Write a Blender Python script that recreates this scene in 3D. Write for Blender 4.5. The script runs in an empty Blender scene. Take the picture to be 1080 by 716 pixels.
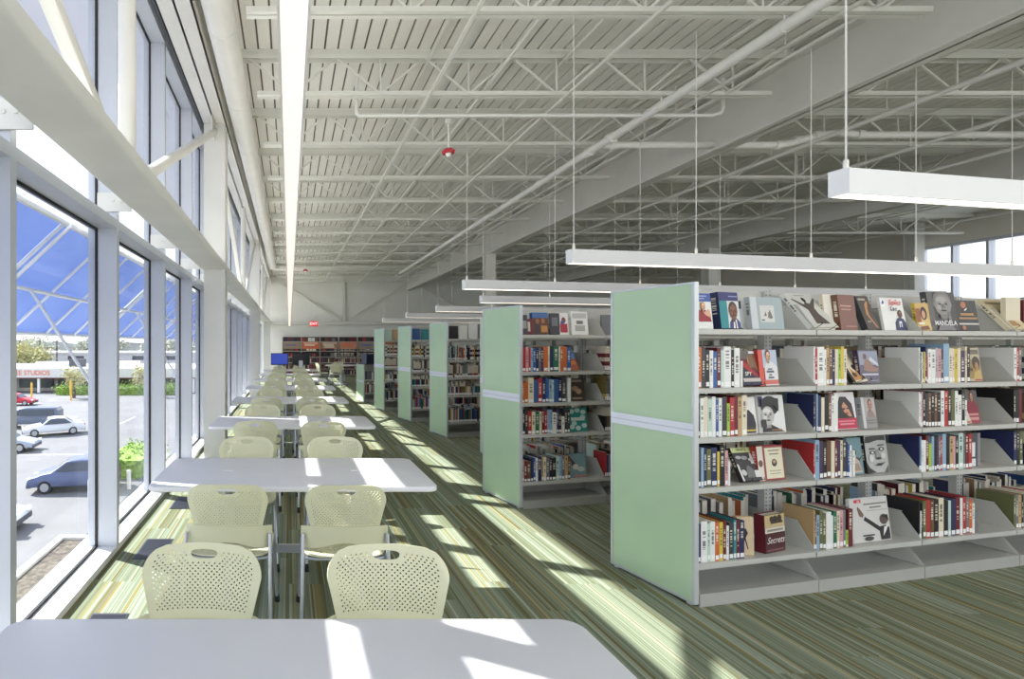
import bpy, bmesh, math, random
from mathutils import Vector, Matrix
R = random.Random(7)
sc = bpy.context.scene
COL = sc.collection
PI = math.pi

# ------------------------------------------------------------------ materials
def lin(c):
    out = []
    for v in c:
        v = v / 255.0
        out.append(v / 12.92 if v <= 0.04045 else ((v + 0.055) / 1.055) ** 2.4)
    return (out[0], out[1], out[2], 1.0)

MATS = {}
def mat(name, rgb, rough=0.5, metal=0.0, noise=0.0, nscale=8.0, emit=None, estr=0.0, spec=0.5):
    if name in MATS: return MATS[name]
    m = bpy.data.materials.new(name); m.use_nodes = True
    nt = m.node_tree; b = nt.nodes['Principled BSDF']
    b.inputs['Base Color'].default_value = lin(rgb)
    b.inputs['Roughness'].default_value = rough
    b.inputs['Metallic'].default_value = metal
    b.inputs['Specular IOR Level'].default_value = spec
    if noise > 0:
        tc = nt.nodes.new('ShaderNodeTexCoord'); n = nt.nodes.new('ShaderNodeTexNoise')
        n.inputs['Scale'].default_value = nscale; n.inputs['Detail'].default_value = 4
        r = nt.nodes.new('ShaderNodeValToRGB')
        lo = tuple(max(0, v * (1 - noise)) for v in rgb); hi = tuple(min(255, v * (1 + noise)) for v in rgb)
        r.color_ramp.elements[0].position = 0.3; r.color_ramp.elements[1].position = 0.7
        r.color_ramp.elements[0].color = lin(lo); r.color_ramp.elements[1].color = lin(hi)
        nt.links.new(tc.outputs['Object'], n.inputs['Vector']); nt.links.new(n.outputs['Fac'], r.inputs['Fac'])
        nt.links.new(r.outputs['Color'], b.inputs['Base Color'])
    if emit is not None:
        b.inputs['Emission Color'].default_value = lin(emit); b.inputs['Emission Strength'].default_value = estr
    MATS[name] = m
    return m

def node(nt, kind, **kw):
    n = nt.nodes.new('ShaderNode' + kind)
    for k, v in kw.items():
        if k == 'op': n.operation = v
        elif k.startswith('i'): n.inputs[int(k[1:])].default_value = v
    return n

def mathn(nt, op, a, b=None):
    n = nt.nodes.new('ShaderNodeMath'); n.operation = op
    for i, v in enumerate((a, b)):
        if v is None: continue
        if isinstance(v, (int, float)): n.inputs[i].default_value = v
        else: nt.links.new(v, n.inputs[i])
    return n.outputs[0]

def ramp(nt, fac, stops, interp='LINEAR'):
    r = nt.nodes.new('ShaderNodeValToRGB'); cr = r.color_ramp; cr.interpolation = interp
    while len(cr.elements) < len(stops): cr.elements.new(0.5)
    for e, (p, c) in zip(cr.elements, stops):
        e.position = p; e.color = lin(c)
    nt.links.new(fac, r.inputs['Fac'])
    return r.outputs['Color']

def glass_mat(name, tint=(250, 252, 255), gloss=0.05):
    m = bpy.data.materials.new(name); m.use_nodes = True; nt = m.node_tree; nt.nodes.clear()
    o = nt.nodes.new('ShaderNodeOutputMaterial'); t = nt.nodes.new('ShaderNodeBsdfTransparent'); g = nt.nodes.new('ShaderNodeBsdfGlossy')
    t.inputs['Color'].default_value = lin(tint); g.inputs['Roughness'].default_value = 0.02
    mx = nt.nodes.new('ShaderNodeMixShader'); lw = nt.nodes.new('ShaderNodeLayerWeight'); lw.inputs['Blend'].default_value = 0.5
    fac = mathn(nt, 'ADD', mathn(nt, 'MULTIPLY', mathn(nt, 'POWER', lw.outputs['Facing'], 5.0), 0.4), gloss * 0.5)
    nt.links.new(fac, mx.inputs[0]); nt.links.new(t.outputs[0], mx.inputs[1]); nt.links.new(g.outputs[0], mx.inputs[2])
    nt.links.new(mx.outputs[0], o.inputs[0])
    MATS[name] = m
    return m

def frosted_mat(name, rgb):
    m = bpy.data.materials.new(name); m.use_nodes = True; nt = m.node_tree; nt.nodes.clear()
    o = nt.nodes.new('ShaderNodeOutputMaterial')
    d = nt.nodes.new('ShaderNodeBsdfDiffuse'); t = nt.nodes.new('ShaderNodeBsdfTranslucent'); g = nt.nodes.new('ShaderNodeBsdfGlossy')
    tc = nt.nodes.new('ShaderNodeTexCoord'); n = nt.nodes.new('ShaderNodeTexNoise'); n.inputs['Scale'].default_value = 2.5
    nt.links.new(tc.outputs['Object'], n.inputs['Vector'])
    c = ramp(nt, n.outputs['Fac'], [(0.3, tuple(v * 0.985 for v in rgb)), (0.7, tuple(min(255, v * 1.015) for v in rgb))])
    for s in (d, t): nt.links.new(c, s.inputs['Color'])
    n2 = nt.nodes.new('ShaderNodeTexVoronoi'); n2.inputs['Scale'].default_value = 90
    nt.links.new(tc.outputs['Object'], n2.inputs['Vector'])
    bp = nt.nodes.new('ShaderNodeBump'); bp.inputs['Strength'].default_value = 0.12; bp.inputs['Distance'].default_value = 0.01
    nt.links.new(n2.outputs['Distance'], bp.inputs['Height']); nt.links.new(bp.outputs[0], g.inputs['Normal'])
    g.inputs['Roughness'].default_value = 0.16
    m1 = nt.nodes.new('ShaderNodeMixShader'); m1.inputs[0].default_value = 0.3
    nt.links.new(d.outputs[0], m1.inputs[1]); nt.links.new(t.outputs[0], m1.inputs[2])
    lw = nt.nodes.new('ShaderNodeLayerWeight'); lw.inputs['Blend'].default_value = 0.5
    fr = mathn(nt, 'ADD', mathn(nt, 'MULTIPLY', mathn(nt, 'POWER', lw.outputs['Facing'], 4.0), 0.6), 0.05)
    m2 = nt.nodes.new('ShaderNodeMixShader'); nt.links.new(fr, m2.inputs[0])
    nt.links.new(m1.outputs[0], m2.inputs[1]); nt.links.new(g.outputs[0], m2.inputs[2]); nt.links.new(m2.outputs[0], o.inputs[0])
    MATS[name] = m
    return m

def carpet_mat():
    m = bpy.data.materials.new('striped_carpet'); m.use_nodes = True; nt = m.node_tree; b = nt.nodes['Principled BSDF']
    g = nt.nodes.new('ShaderNodeTexCoord'); s = nt.nodes.new('ShaderNodeSeparateXYZ'); nt.links.new(g.outputs['Object'], s.inputs[0])
    x, y = s.outputs[0], s.outputs[1]
    def wn(a, dim='1D'):
        w = nt.nodes.new('ShaderNodeTexWhiteNoise'); w.noise_dimensions = '1D'; nt.links.new(a, w.inputs['W']); return w.outputs['Value']
    px = mathn(nt, 'FLOOR', mathn(nt, 'DIVIDE', x, 0.25))
    sh = wn(px)
    py = mathn(nt, 'FLOOR', mathn(nt, 'ADD', y, sh))
    hsh = wn(mathn(nt, 'ADD', mathn(nt, 'MULTIPLY', px, 13.7), mathn(nt, 'MULTIPLY', py, 71.3)))
    def stripe(w, k):
        i = mathn(nt, 'FLOOR', mathn(nt, 'DIVIDE', x, w))
        return wn(mathn(nt, 'ADD', mathn(nt, 'MULTIPLY', i, 1.37 + k), mathn(nt, 'MULTIPLY', hsh, 50.0)))
    fine = stripe(0.007, 0.11); mid = stripe(0.022, 0.53)
    cf = ramp(nt, fine, [(0.0, C_FINE[0]), (0.30, C_FINE[1]), (0.55, C_FINE[2]), (0.78, C_FINE[3]), (0.93, C_FINE[4])], 'CONSTANT')
    cm = ramp(nt, mid, [(0.0, C_MID[0]), (0.14, C_MID[1]), (0.5, C_MID[2]), (0.8, C_MID[3]), (0.93, C_MID[4])], 'CONSTANT')
    mx = nt.nodes.new('ShaderNodeMix'); mx.data_type = 'RGBA'; mx.inputs[0].default_value = 0.55
    nt.links.new(cf, mx.inputs[6]); nt.links.new(cm, mx.inputs[7])
    n = nt.nodes.new('ShaderNodeTexNoise'); n.inputs['Scale'].default_value = 300; n.inputs['Detail'].default_value = 2
    nt.links.new(g.outputs['Object'], n.inputs['Vector'])
    v = ramp(nt, n.outputs['Fac'], [(0.3, (205, 205, 205)), (0.7, (255, 255, 255))])
    m2 = nt.nodes.new('ShaderNodeMix'); m2.data_type = 'RGBA'; m2.blend_type = 'MULTIPLY'; m2.inputs[0].default_value = 1
    nt.links.new(mx.outputs[2], m2.inputs[6]); nt.links.new(v, m2.inputs[7]); nt.links.new(m2.outputs[2], b.inputs['Base Color'])
    b.inputs['Roughness'].default_value = 0.95; b.inputs['Specular IOR Level'].default_value = 0.1
    return m
C_FINE = [(120, 116, 82), (145, 154, 132), (124, 134, 108), (176, 186, 168), (210, 205, 172)]
C_MID = [(120, 106, 60), (146, 156, 132), (124, 135, 108), (164, 176, 156), (168, 154, 96)]

def book_mat(key, rgb):
    """cover cloth or jacket: a plain colour with small printed marks along the spine"""
    m = bpy.data.materials.new('book_' + key); m.use_nodes = True; nt = m.node_tree; b = nt.nodes['Principled BSDF']
    tc = nt.nodes.new('ShaderNodeTexCoord'); s = nt.nodes.new('ShaderNodeSeparateXYZ'); nt.links.new(tc.outputs['Generated'], s.inputs[0])
    oi = nt.nodes.new('ShaderNodeObjectInfo')
    gx = mathn(nt, 'LESS_THAN', mathn(nt, 'ABSOLUTE', mathn(nt, 'SUBTRACT', s.outputs[0], 0.5)), 0.24)
    z = s.outputs[2]
    rz = oi.outputs['Random']
    top = mathn(nt, 'LESS_THAN', z, mathn(nt, 'ADD', 0.75, mathn(nt, 'MULTIPLY', rz, 0.2)))
    bot = mathn(nt, 'GREATER_THAN', z, mathn(nt, 'ADD', 0.3, mathn(nt, 'MULTIPLY', rz, 0.2)))
    w = nt.nodes.new('ShaderNodeTexWhiteNoise'); w.noise_dimensions = '1D'
    nt.links.new(mathn(nt, 'ADD', mathn(nt, 'FLOOR', mathn(nt, 'MULTIPLY', z, 46.0)), mathn(nt, 'MULTIPLY', rz, 977.0)), w.inputs['W'])
    on = mathn(nt, 'GREATER_THAN', w.outputs['Value'], 0.42)
    f = mathn(nt, 'MULTIPLY', mathn(nt, 'MULTIPLY', gx, on), mathn(nt, 'MULTIPLY', top, bot))
    has = mathn(nt, 'GREATER_THAN', mathn(nt, 'FRACT', mathn(nt, 'MULTIPLY', rz, 7.31)), 0.25)
    f = mathn(nt, 'MULTIPLY', mathn(nt, 'MULTIPLY', f, has), 0.75)
    mx = nt.nodes.new('ShaderNodeMix'); mx.data_type = 'RGBA'; nt.links.new(f, mx.inputs[0])
    lum = sum(rgb) / 3
    mx.inputs[6].default_value = lin(rgb); mx.inputs[7].default_value = lin((232, 226, 205) if lum < 135 else (52, 46, 50))
    nt.links.new(mx.outputs[2], b.inputs['Base Color']); b.inputs['Roughness'].default_value = 0.42
    return m

# ------------------------------------------------------------------ mesh helpers
class MB:
    def __init__(s): s.v = []; s.f = []; s.m = []
    def add(s, vs, fs, mi=0):
        o = len(s.v); s.v += [tuple(v) for v in vs]
        for f in fs: s.f.append([i + o for i in f]); s.m.append(mi)
        return s
    def box(s, x0, x1, y0, y1, z0, z1, mi=0, M=None):
        vs = [Vector((x, y, z)) for z in (z0, z1) for y in (y0, y1) for x in (x0, x1)]
        if M is not None: vs = [M @ v for v in vs]
        return s.add(vs, [(0, 2, 3, 1), (4, 5, 7, 6), (0, 1, 5, 4), (2, 6, 7, 3), (0, 4, 6, 2), (1, 3, 7, 5)], mi)
    def bar(s, a, b, w, h, mi=0, up=(0, 0, 1)):
        a = Vector(a); b = Vector(b); d = (b - a); L = d.length; d.normalize()
        u = Vector(up)
        if abs(d.dot(u)) > 0.98: u = Vector((0, 1, 0))
        sx = d.cross(u).normalized(); sz = sx.cross(d).normalized()
        vs = []
        for p in (a, b):
            for i, j in ((-1, -1), (1, -1), (1, 1), (-1, 1)): vs.append(p + sx * (i * w / 2) + sz * (j * h / 2))
        return s.add(vs, [(0, 3, 2, 1), (4, 5, 6, 7), (0, 1, 5, 4), (1, 2, 6, 5), (2, 3, 7, 6), (3, 0, 4, 7)], mi)
    def tube(s, pts, r, n=8, mi=0, cap=True):
        pts = [Vector(p) for p in pts]; rings = []
        prev = None
        for i, p in enumerate(pts):
            if i == 0: d = pts[1] - p
            elif i == len(pts) - 1: d = p - pts[i - 1]
            else: d = (pts[i + 1] - p).normalized() + (p - pts[i - 1]).normalized()
            d.normalize()
            if prev is None:
                u = Vector((0, 0, 1)) if abs(d.z) < 0.9 else Vector((0, 1, 0))
                a = d.cross(u).normalized()
            else:
                a = (prev - d * prev.dot(d)).normalized()
            prev = a; b = d.cross(a)
            rr = r[i] if isinstance(r, (list, tuple)) else r
            rings.append([p + (a * math.cos(t) + b * math.sin(t)) * rr for t in [2 * PI * k / n for k in range(n)]])
        vs = [v for ring in rings for v in ring]; fs = []
        for i in range(len(pts) - 1):
            for k in range(n):
                fs.append((i * n + k, i * n + (k + 1) % n, (i + 1) * n + (k + 1) % n, (i + 1) * n + k))
        if cap:
            fs.append(tuple(reversed(range(n)))); fs.append(tuple(range((len(pts) - 1) * n, len(pts) * n)))
        return s.add(vs, fs, mi)
    def prism(s, poly, axis, a, b, mi=0):
        """extrude a polygon of 2D points along axis 0/1/2 from a to b"""
        def mk(p, t):
            q = list(p); q.insert(axis, t); return q
        n = len(poly)
        vs = [mk(p, a) for p in poly] + [mk(p, b) for p in poly]
        fs = [tuple(range(n)), tuple(reversed(range(n, 2 * n)))]
        for i in range(n): fs.append((i, i + n, (i + 1) % n + n, (i + 1) % n))
        return s.add(vs, fs, mi)
    def mesh(s, name, mats, smooth=False, fix=True):
        me = bpy.data.meshes.new(name); me.from_pydata(s.v, [], s.f)
        for m in (mats if isinstance(mats, (list, tuple)) else [mats]): me.materials.append(m)
        me.polygons.foreach_set('material_index', s.m)
        if fix:
            bm = bmesh.new(); bm.from_mesh(me); bmesh.ops.recalc_face_normals(bm, faces=bm.faces); bm.to_mesh(me); bm.free()
        if smooth: shade(me)
        me.update()
        return me

def shade(me, ang=40):
    me.polygons.foreach_set('use_smooth', [True] * len(me.polygons))
    bm = bmesh.new(); bm.from_mesh(me)
    lim = math.radians(ang)
    for e in bm.edges:
        if len(e.link_faces) == 2: e.smooth = e.calc_face_angle(0) < lim
        else: e.smooth = False
    bm.to_mesh(me); bm.free()

def ob(name, data, parent=None, loc=None, rz=None):
    o = bpy.data.objects.new(name, data); COL.objects.link(o)
    if parent is not None: o.parent = parent
    if loc is not None: o.location = loc
    if rz is not None: o.rotation_euler = (0, 0, rz)
    return o
def tag(o, label=None, cat=None, group=None, kind=None):
    if label: o['label'] = label
    if cat: o['category'] = cat
    if group: o['group'] = group
    if kind: o['kind'] = kind
    return o
def empty(name, loc=(0, 0, 0), rz=0.0):
    o = ob(name, None, None, loc, rz); o.empty_display_size = 0.1; return o
def struct(name, mb, mats, label=None, smooth=False, parent=None):
    o = ob(name, mb.mesh(name, mats, smooth), parent); o['kind'] = 'structure'
    if label and parent is None: o['label'] = label
    return o
def part(name, mb, mats, parent, smooth=False):
    return ob(name, mb.mesh(name, mats, smooth), parent)
KIDS = {}
def copy_tree(o, parent=None):
    c = o.copy(); COL.objects.link(c)
    if parent is not None: c.parent = parent
    for ch in [x for x in ALLKIDS(o)]: copy_tree(ch, c)
    return c
def ALLKIDS(o): return list(o.children)

def bevel(me_obj, w, seg=2):
    bm = bmesh.new(); bm.from_mesh(me_obj.data)
    es = [e for e in bm.edges if len(e.link_faces) == 2 and e.calc_face_angle(0) > 0.6]
    bmesh.ops.bevel(bm, geom=es, offset=w, segments=seg, affect='EDGES', profile=0.5)
    bm.to_mesh(me_obj.data); bm.free(); shade(me_obj.data)
    return me_obj
ORD = ['first', 'second', 'third', 'fourth', 'fifth', 'sixth', 'seventh', 'eighth', 'ninth', 'tenth', 'eleventh', 'twelfth', 'thirteenth', 'fourteenth',
       'fifteenth', 'sixteenth', 'seventeenth', 'eighteenth', 'nineteenth', 'twentieth', 'twenty-first', 'twenty-second', 'twenty-third', 'twenty-fourth']

# palette of plain materials
W_STEEL = mat('white_painted_steel', (217, 216, 209), 0.45, noise=0.015, nscale=3)
W_WALL = mat('white_wall_paint', (228, 228, 222), 0.8, noise=0.012, nscale=2)
DECK = mat('white_deck_paint', (222, 221, 213), 0.6, noise=0.015, nscale=2)
DECK_SLOT = mat('dark_deck_slot', (105, 103, 92), 0.8)
JOIST = mat('white_joist_paint', (222, 222, 214), 0.5, noise=0.015, nscale=3)
ALU = mat('pale_aluminium_frame', (196, 200, 206), 0.4, 0.15, noise=0.01, nscale=3)
GASKET = mat('black_gasket', (22, 24, 28), 0.6)
SILL = mat('white_sill', (240, 240, 238), 0.4)
SHELF = mat('grey_shelf_enamel', (192, 192, 184), 0.4, noise=0.01, nscale=5)
BASE = mat('grey_base_enamel', (176, 176, 168), 0.32, noise=0.01, nscale=5)
PANEL_FRAME = mat('silver_panel_frame', (205, 210, 208), 0.35, 0.3)
BAND = mat('pale_silver_band', (226, 230, 238), 0.3, 0.1)
TABLE = mat('white_laminate', (232, 232, 234), 0.33, noise=0.008, nscale=4)
TABLE_EDGE = mat('white_table_edge', (238, 238, 236), 0.4)
CHAIR = mat('pale_olive_plastic', (216, 215, 180), 0.42, noise=0.01, nscale=6)
CHROME = mat('silver_tube', (176, 180, 186), 0.3, 0.6)
BLACK = mat('black_rubber', (24, 24, 26), 0.6)
DGREY = mat('dark_grey_metal', (70, 72, 78), 0.5, 0.2)
PAGES = mat('cream_pages', (232, 226, 208), 0.8, noise=0.03, nscale=40)
STICKER = mat('white_sticker', (240, 240, 236), 0.6)
LENS = mat('glowing_lens', (255, 250, 240), 0.5, emit=(255, 241, 226), estr=3.3)
ADDED_UP = mat('added_uplight_glow', (255, 250, 240), 0.5, emit=(255, 246, 236), estr=10.0)  # added upward glow on the long lamp, brightens the ceiling
ADDED_UP_DIM = mat('dim_added_uplight', (255, 250, 240), 0.5, emit=(255, 246, 236), estr=1.0)  # weaker added upward glow for the bookcase lamps
LENS_SOFT = mat('soft_lens', (250, 240, 230), 0.5, emit=(255, 228, 215), estr=0.42)
FIXTURE = mat('white_fixture_housing', (236, 236, 234), 0.4)
RED = mat('red_plastic', (196, 30, 44), 0.4)
GLASS = glass_mat('clear_glass')
GREEN_GLASS = frosted_mat('green_frosted_glass', (214, 240, 202))

# ------------------------------------------------------------------ camera
CAM_Z = 1.543
cd = bpy.data.cameras.new('camera'); cam = bpy.data.objects.new('camera', cd); COL.objects.link(cam)
cam.location = (0, 0, CAM_Z); cam.rotation_euler = (PI / 2, 0, 0)
cd.sensor_width = 36.0; cd.lens = 36.0 * 560 / 1080
cd.shift_x = (540 - 305) / 1080; cd.shift_y = (363 - 358) / 1080
cd.clip_start = 0.05; cd.clip_end = 600
sc.camera = cam
sc.view_settings.view_transform = 'Standard'; sc.view_settings.look = 'None'
sc.view_settings.gamma = 1; sc.view_settings.use_curve_mapping = False
sc.view_settings.exposure = 0.95

# ------------------------------------------------------------------ light
w = bpy.data.worlds.new('sky'); sc.world = w; w.use_nodes = True
nt = w.node_tree; bg = nt.nodes['Background']
tc = nt.nodes.new('ShaderNodeTexCoord'); sp = nt.nodes.new('ShaderNodeSeparateXYZ'); nt.links.new(tc.outputs['Generated'], sp.inputs[0])
c = ramp(nt, sp.outputs[2], [(0.0, (250, 250, 250)), (0.12, (246, 248, 253)), (0.5, (224, 232, 252)), (1.0, (190, 208, 246))])
nt.links.new(c, bg.inputs['Color']); bg.inputs['Strength'].default_value = 1.2
sl = bpy.data.lights.new('sun', 'SUN'); so = bpy.data.objects.new('sun', sl); COL.objects.link(so)
sl.energy = 7.8; sl.angle = math.radians(0.6); sl.color = (1.0, 0.965, 0.9)
so.rotation_euler = Vector((1.0, -0.55, -0.998)).to_track_quat('-Z', 'Y').to_euler()
so.location = (-20, 12, 20)
sc.cycles.max_bounces = 10; sc.cycles.diffuse_bounces = 6; sc.cycles.glossy_bounces = 3; sc.cycles.transparent_max_bounces = 16
sc.cycles.caustics_reflective = False; sc.cycles.caustics_refractive = False
sc.cycles.use_denoising = True
sc.cycles.sample_clamp_indirect = 8

# ------------------------------------------------------------------ room shell
XG, XI = -1.43, -1.275          # glass plane and inner face of the mullions
YB, XR = 26.2, 17.7
Z_DECK = 4.92
YN = -3.0
b = MB(); b.box(XG - 0.1, XR, YN, YB, -0.3, 0.0)
struct('floor', b, carpet_mat(), 'green striped plank carpet over the whole reading room')
# ribbed ceiling deck, grooves run along Y
b = MB(); x = -0.95; P = 0.152
while x < XR:
    x1 = min(x + P, XR)
    b.box(x, x1 - 0.022, YN, YB, Z_DECK, Z_DECK + 0.03)
    b.box(x1 - 0.022, x1, YN, YB, Z_DECK + 0.025, Z_DECK + 0.05, 1)
    x = x1
b.box(-0.95, XR, YN, YB, Z_DECK + 0.05, Z_DECK + 0.2)
struct('ceiling', b, [DECK, DECK_SLOT], 'white ribbed metal ceiling deck')
b = MB(); b.box(-2.82, -0.95, YN, YB + 0.3, Z_DECK - 0.02, Z_DECK + 0.2)
struct('roof_overhang', b, mat('pale_soffit', (236, 236, 238), 0.7), 'pale soffit of the roof edge outside the window wall')
# end wall with bookcase recess
b = MB(); b.box(XG - 0.15, XR + 0.2, YB, YB + 0.25, -0.3, Z_DECK + 0.2)
struct('wall_back', b, W_WALL, 'white end wall behind the red bookcase')
b = MB()
b.box(XR, XR + 0.25, YN, YB, 0, 2.6); b.box(XR, XR + 0.25, YN, YB, 4.25, Z_DECK + 0.2); b.box(XR, XR + 0.25, 15.0, YB, 2.6, 4.25)
struct('wall_right', b, mat('beige_wall_paint', (222, 218, 206), 0.8, noise=0.01, nscale=2), 'beige side wall with high windows')
k = 0
yy = 14.95
while yy > 3:
    k += 1
    b = MB(); b.box(XR + 0.02, XR + 0.2, yy - 0.06, yy, 2.6, 4.25); b.box(XR + 0.02, XR + 0.2, yy - 0.72, yy - 0.06, 2.6, 2.68)
    b.box(XR + 0.02, XR + 0.2, yy - 0.72, yy - 0.06, 4.17, 4.25)
    wo = struct('window_%d' % (40 + k), b, ALU, 'high window in the beige side wall')
    b = MB(); b.box(XR + 0.1, XR + 0.112, yy - 0.72, yy - 0.06, 2.68, 4.17); part('pane', b, GLASS, wo)
    yy -= 0.72
# strip of wall above the window heads
b = MB(); b.box(XG - 0.08, XI, YN, YB, 4.69, Z_DECK - 0.02); b.box(XI, -1.14, YN, YB, 4.78, Z_DECK - 0.02)
struct('wall_left', b, W_STEEL, 'white strip of wall above the tall windows')
b = MB(); b.box(XG - 0.1, XI - 0.005, YN, YB, 0.0, 0.045)
struct('baseboard_left', b, SILL, 'white sill curb along the foot of the window wall')
# curtain wall: a window per bay between mullions
MULL = [2.456 + 1.502 * i for i in range(-3, 16)]
for i, y0 in enumerate(MULL):
    b = MB()
    b.box(XG, XI, y0 - 0.028, y0 + 0.028, 0.045, 4.69)
    b.box(XG - 0.06, XG, y0 - 0.022, y0 + 0.022, 0.02, 4.7)
    b.box(XG - 0.006, XG + 0.014, y0 - 0.036, y0 + 0.036, 0.045, 4.69, 1)
    struct('trim_%d' % (i + 1), b, [ALU, GASKET], 'pale grey vertical mullion of the window wall')
for i in range(len(MULL) - 1):
    a, c_ = MULL[i] + 0.028, MULL[i + 1] - 0.028
    b = MB()
    b.box(XG, XI, a, c_, 2.40, 2.465); b.box(XG, XI + 0.0, a, c_, 4.63, 4.69)
    b.box(XG - 0.05, XG, a, c_, 2.40, 2.465)
    for z in (0.045, 2.385, 2.465, 4.615): b.box(XG - 0.006, XG + 0.014, a, c_, z, z + 0.015, 1)
    wo = struct('window_%d' % (i + 1), b, [ALU, GASKET], 'tall window bay of the glazed wall')
    b = MB(); b.box(XG - 0.004, XG + 0.008, a, c_, 0.05, 2.40); part('lower_pane', b, GLASS, wo)
    b = MB(); b.box(XG - 0.004, XG + 0.008, a, c_, 2.465, 4.63); part('upper_pane', b, GLASS, wo)

# wall columns, wind beam, king-post braces
WCOL = [-1.15, 7.12, 15.35, 23.6]
def i_section(b, x, y, w, d, z0, z1, tf=0.02):
    b.box(x - w / 2, x + w / 2, y - d / 2, y - d / 2 + tf, z0, z1); b.box(x - w / 2, x + w / 2, y + d / 2 - tf, y + d / 2, z0, z1)
    b.box(x - 0.012, x + 0.012, y - d / 2 + tf, y + d / 2 - tf, z0, z1)
for i, y in enumerate(WCOL):
    b = MB(); i_section(b, -1.0, y + 0.13, 0.285, 0.29, 0.0, 4.5); b.box(-1.2, -0.8, y - 0.06, y + 0.32, 0, 0.02)
    o = struct('wall_column', b, W_STEEL, 'white steel column standing at the window wall')
b = MB(); b.box(-1.176, -0.85, YN, YB, 2.543, 2.63)
o = struct('wind_beam', b, W_STEEL, 'flat white steel beam running along the window wall'); bevel(o, 0.022, 3)
b = MB()
for y in MULL:
    b.box(-1.415, -1.165, y - 0.045, y - 0.033, 2.52, 2.66)
    for bx in (-1.24, -1.30): b.tube([(bx, y - 0.052, 2.6), (bx, y - 0.03, 2.6)], 0.012, 8)
struct('beam_clips', b, W_STEEL, 'white bolted plates tying the flat beam to the mullions')
b = MB(); b.box(-1.145, -0.86, YN, YB, 4.5, 4.52); b.box(-1.01, -0.99, YN, YB, 4.5, Z_DECK); b.box(-1.145, -0.86, YN, YB, Z_DECK - 0.02, Z_DECK)
struct('eave_beam', b, W_STEEL, 'white steel beam under the roof edge above the tall windows')
b = MB(); b.tube([(-1.2, YN, 4.64), (-1.2, YB, 4.64)], 0.012, 6); b.box(-1.235, -1.2, YN, YB, 4.6, 4.62)
struct('blind_track', b, DGREY, 'thin dark track under the roof edge beam')
for i in range(3):
    ya, yb = WCOL[i] + 0.28, WCOL[i + 1]; ym = (ya + yb) / 2 + 0.15
    b = MB(); b.tube([(-1.0, ym, 2.62), (-1.0, ym, 4.5)], 0.055, 12); br = ob('brace', b.mesh('king_post', W_STEEL, True)); br['kind'] = 'structure'
    br['label'] = 'upright tube between flat beam and eave beam'
    for s, (ye, yc) in enumerate(((ya, ym - 0.35), (yb, ym + 0.3))):
        b = MB(); b.bar((-1.0, yc, 2.66), (-1.0, ye, 4.40), 0.075, 0.075)
        q = part('diagonal', b, W_STEEL, br); bevel(q, 0.014, 2)
        sg = 1 if s == 0 else -1
        b = MB(); b.box(-1.008, -0.992, min(ye, ye + sg * 0.28), max(ye, ye + sg * 0.28), 4.26, 4.5); part('gusset_plate', b, W_STEEL, br)
        for dz in (4.36, 4.44):
            b = MB(); b.tube([(-0.992, ye + sg * 0.09, dz), (-0.97, ye + sg * 0.09, dz)], 0.013, 6); part('bolt', b, W_STEEL, br)

# open-web joists
JY = [4.61 + 1.525 * k for k in range(-2, 14)]
SPANS = [(-0.62, 5.78), (5.96, 11.6), (11.78, 17.68)]
def joist_mesh(x0, x1, deep):
    b = MB(); zt, zb = Z_DECK - 0.04, 4.40
    for dy in (-0.035, 0.035):
        b.box(x0, x1, dy - 0.025, dy + 0.025, zt - 0.02, zt + 0.04) if False else None
    b.box(x0, x1, -0.06, -0.012, zt - 0.008, zt + 0.04); b.box(x0, x1, 0.012, 0.06, zt - 0.008, zt + 0.04)
    b.box(x0, x1, -0.06, -0.05, zt - 0.06, zt); b.box(x0, x1, 0.05, 0.06, zt - 0.06, zt)
    top = MB(); top.v, top.f, top.m = b.v, b.f, b.m
    bot = MB(); bot.box(x0 + 0.25, x1 - 0.25, -0.055, -0.012, zb, zb + 0.045); bot.box(x0 + 0.25, x1 - 0.25, 0.012, 0.055, zb, zb + 0.045)
    web = MB(); L = x1 - x0; n = int(round((L - 0.3) / 1.03)); p = (L - 0.3) / n
    for i in range(n):
        a = x0 + 0.15 + i * p; m = a + p / 2; c = a + p
        web.bar((a, 0, zt - 0.02), (m, 0, zb + 0.03), 0.022, 0.022); web.bar((m, 0, zb + 0.03), (c, 0, zt - 0.02), 0.022, 0.022)
        web.bar((m, 0, zb + 0.02), (m, 0, zt - 0.02), 0.018, 0.018)
    return top.mesh('top_chord', JOIST), bot.mesh('bottom_chord', JOIST), web.mesh('web', JOIST)
jn = 0
for si, (x0, x1) in enumerate(SPANS):
    tm, bmh, wm = joist_mesh(x0, x1, 0)
    for k, y in enumerate(JY):
        if si == 2 and k % 2: continue
        o = ob('ceiling_joist', tm, None, (0, y, 0)); o['kind'] = 'structure'
        o['label'] = 'white open-web joist under the ceiling deck'
        ob('bottom_chord', bmh, o); ob('web', wm, o)
for nme, xs in (('girder', 5.87), ('girder', 11.69)):
    b = MB(); zb = 4.18
    b.box(xs - 0.11, xs + 0.11, YN, YB, zb, zb + 0.025); b.box(xs - 0.012, xs + 0.012, YN, YB, zb, 4.84); b.box(xs - 0.11, xs + 0.11, YN, YB, 4.82, 4.845)
    struct('girder_beam', b, W_STEEL, 'deep white steel girder running away under the joists')
for xs, y in ((5.87, 15.6), (11.69, 14.75), (17.35, 14.75)):
    b = MB(); i_section(b, xs, y, 0.28, 0.28, 0, 4.2 if xs < 17 else 4.9)
    struct('inner_column', b, W_STEEL, 'white steel column carrying the deep girder')
b = MB()
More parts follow.
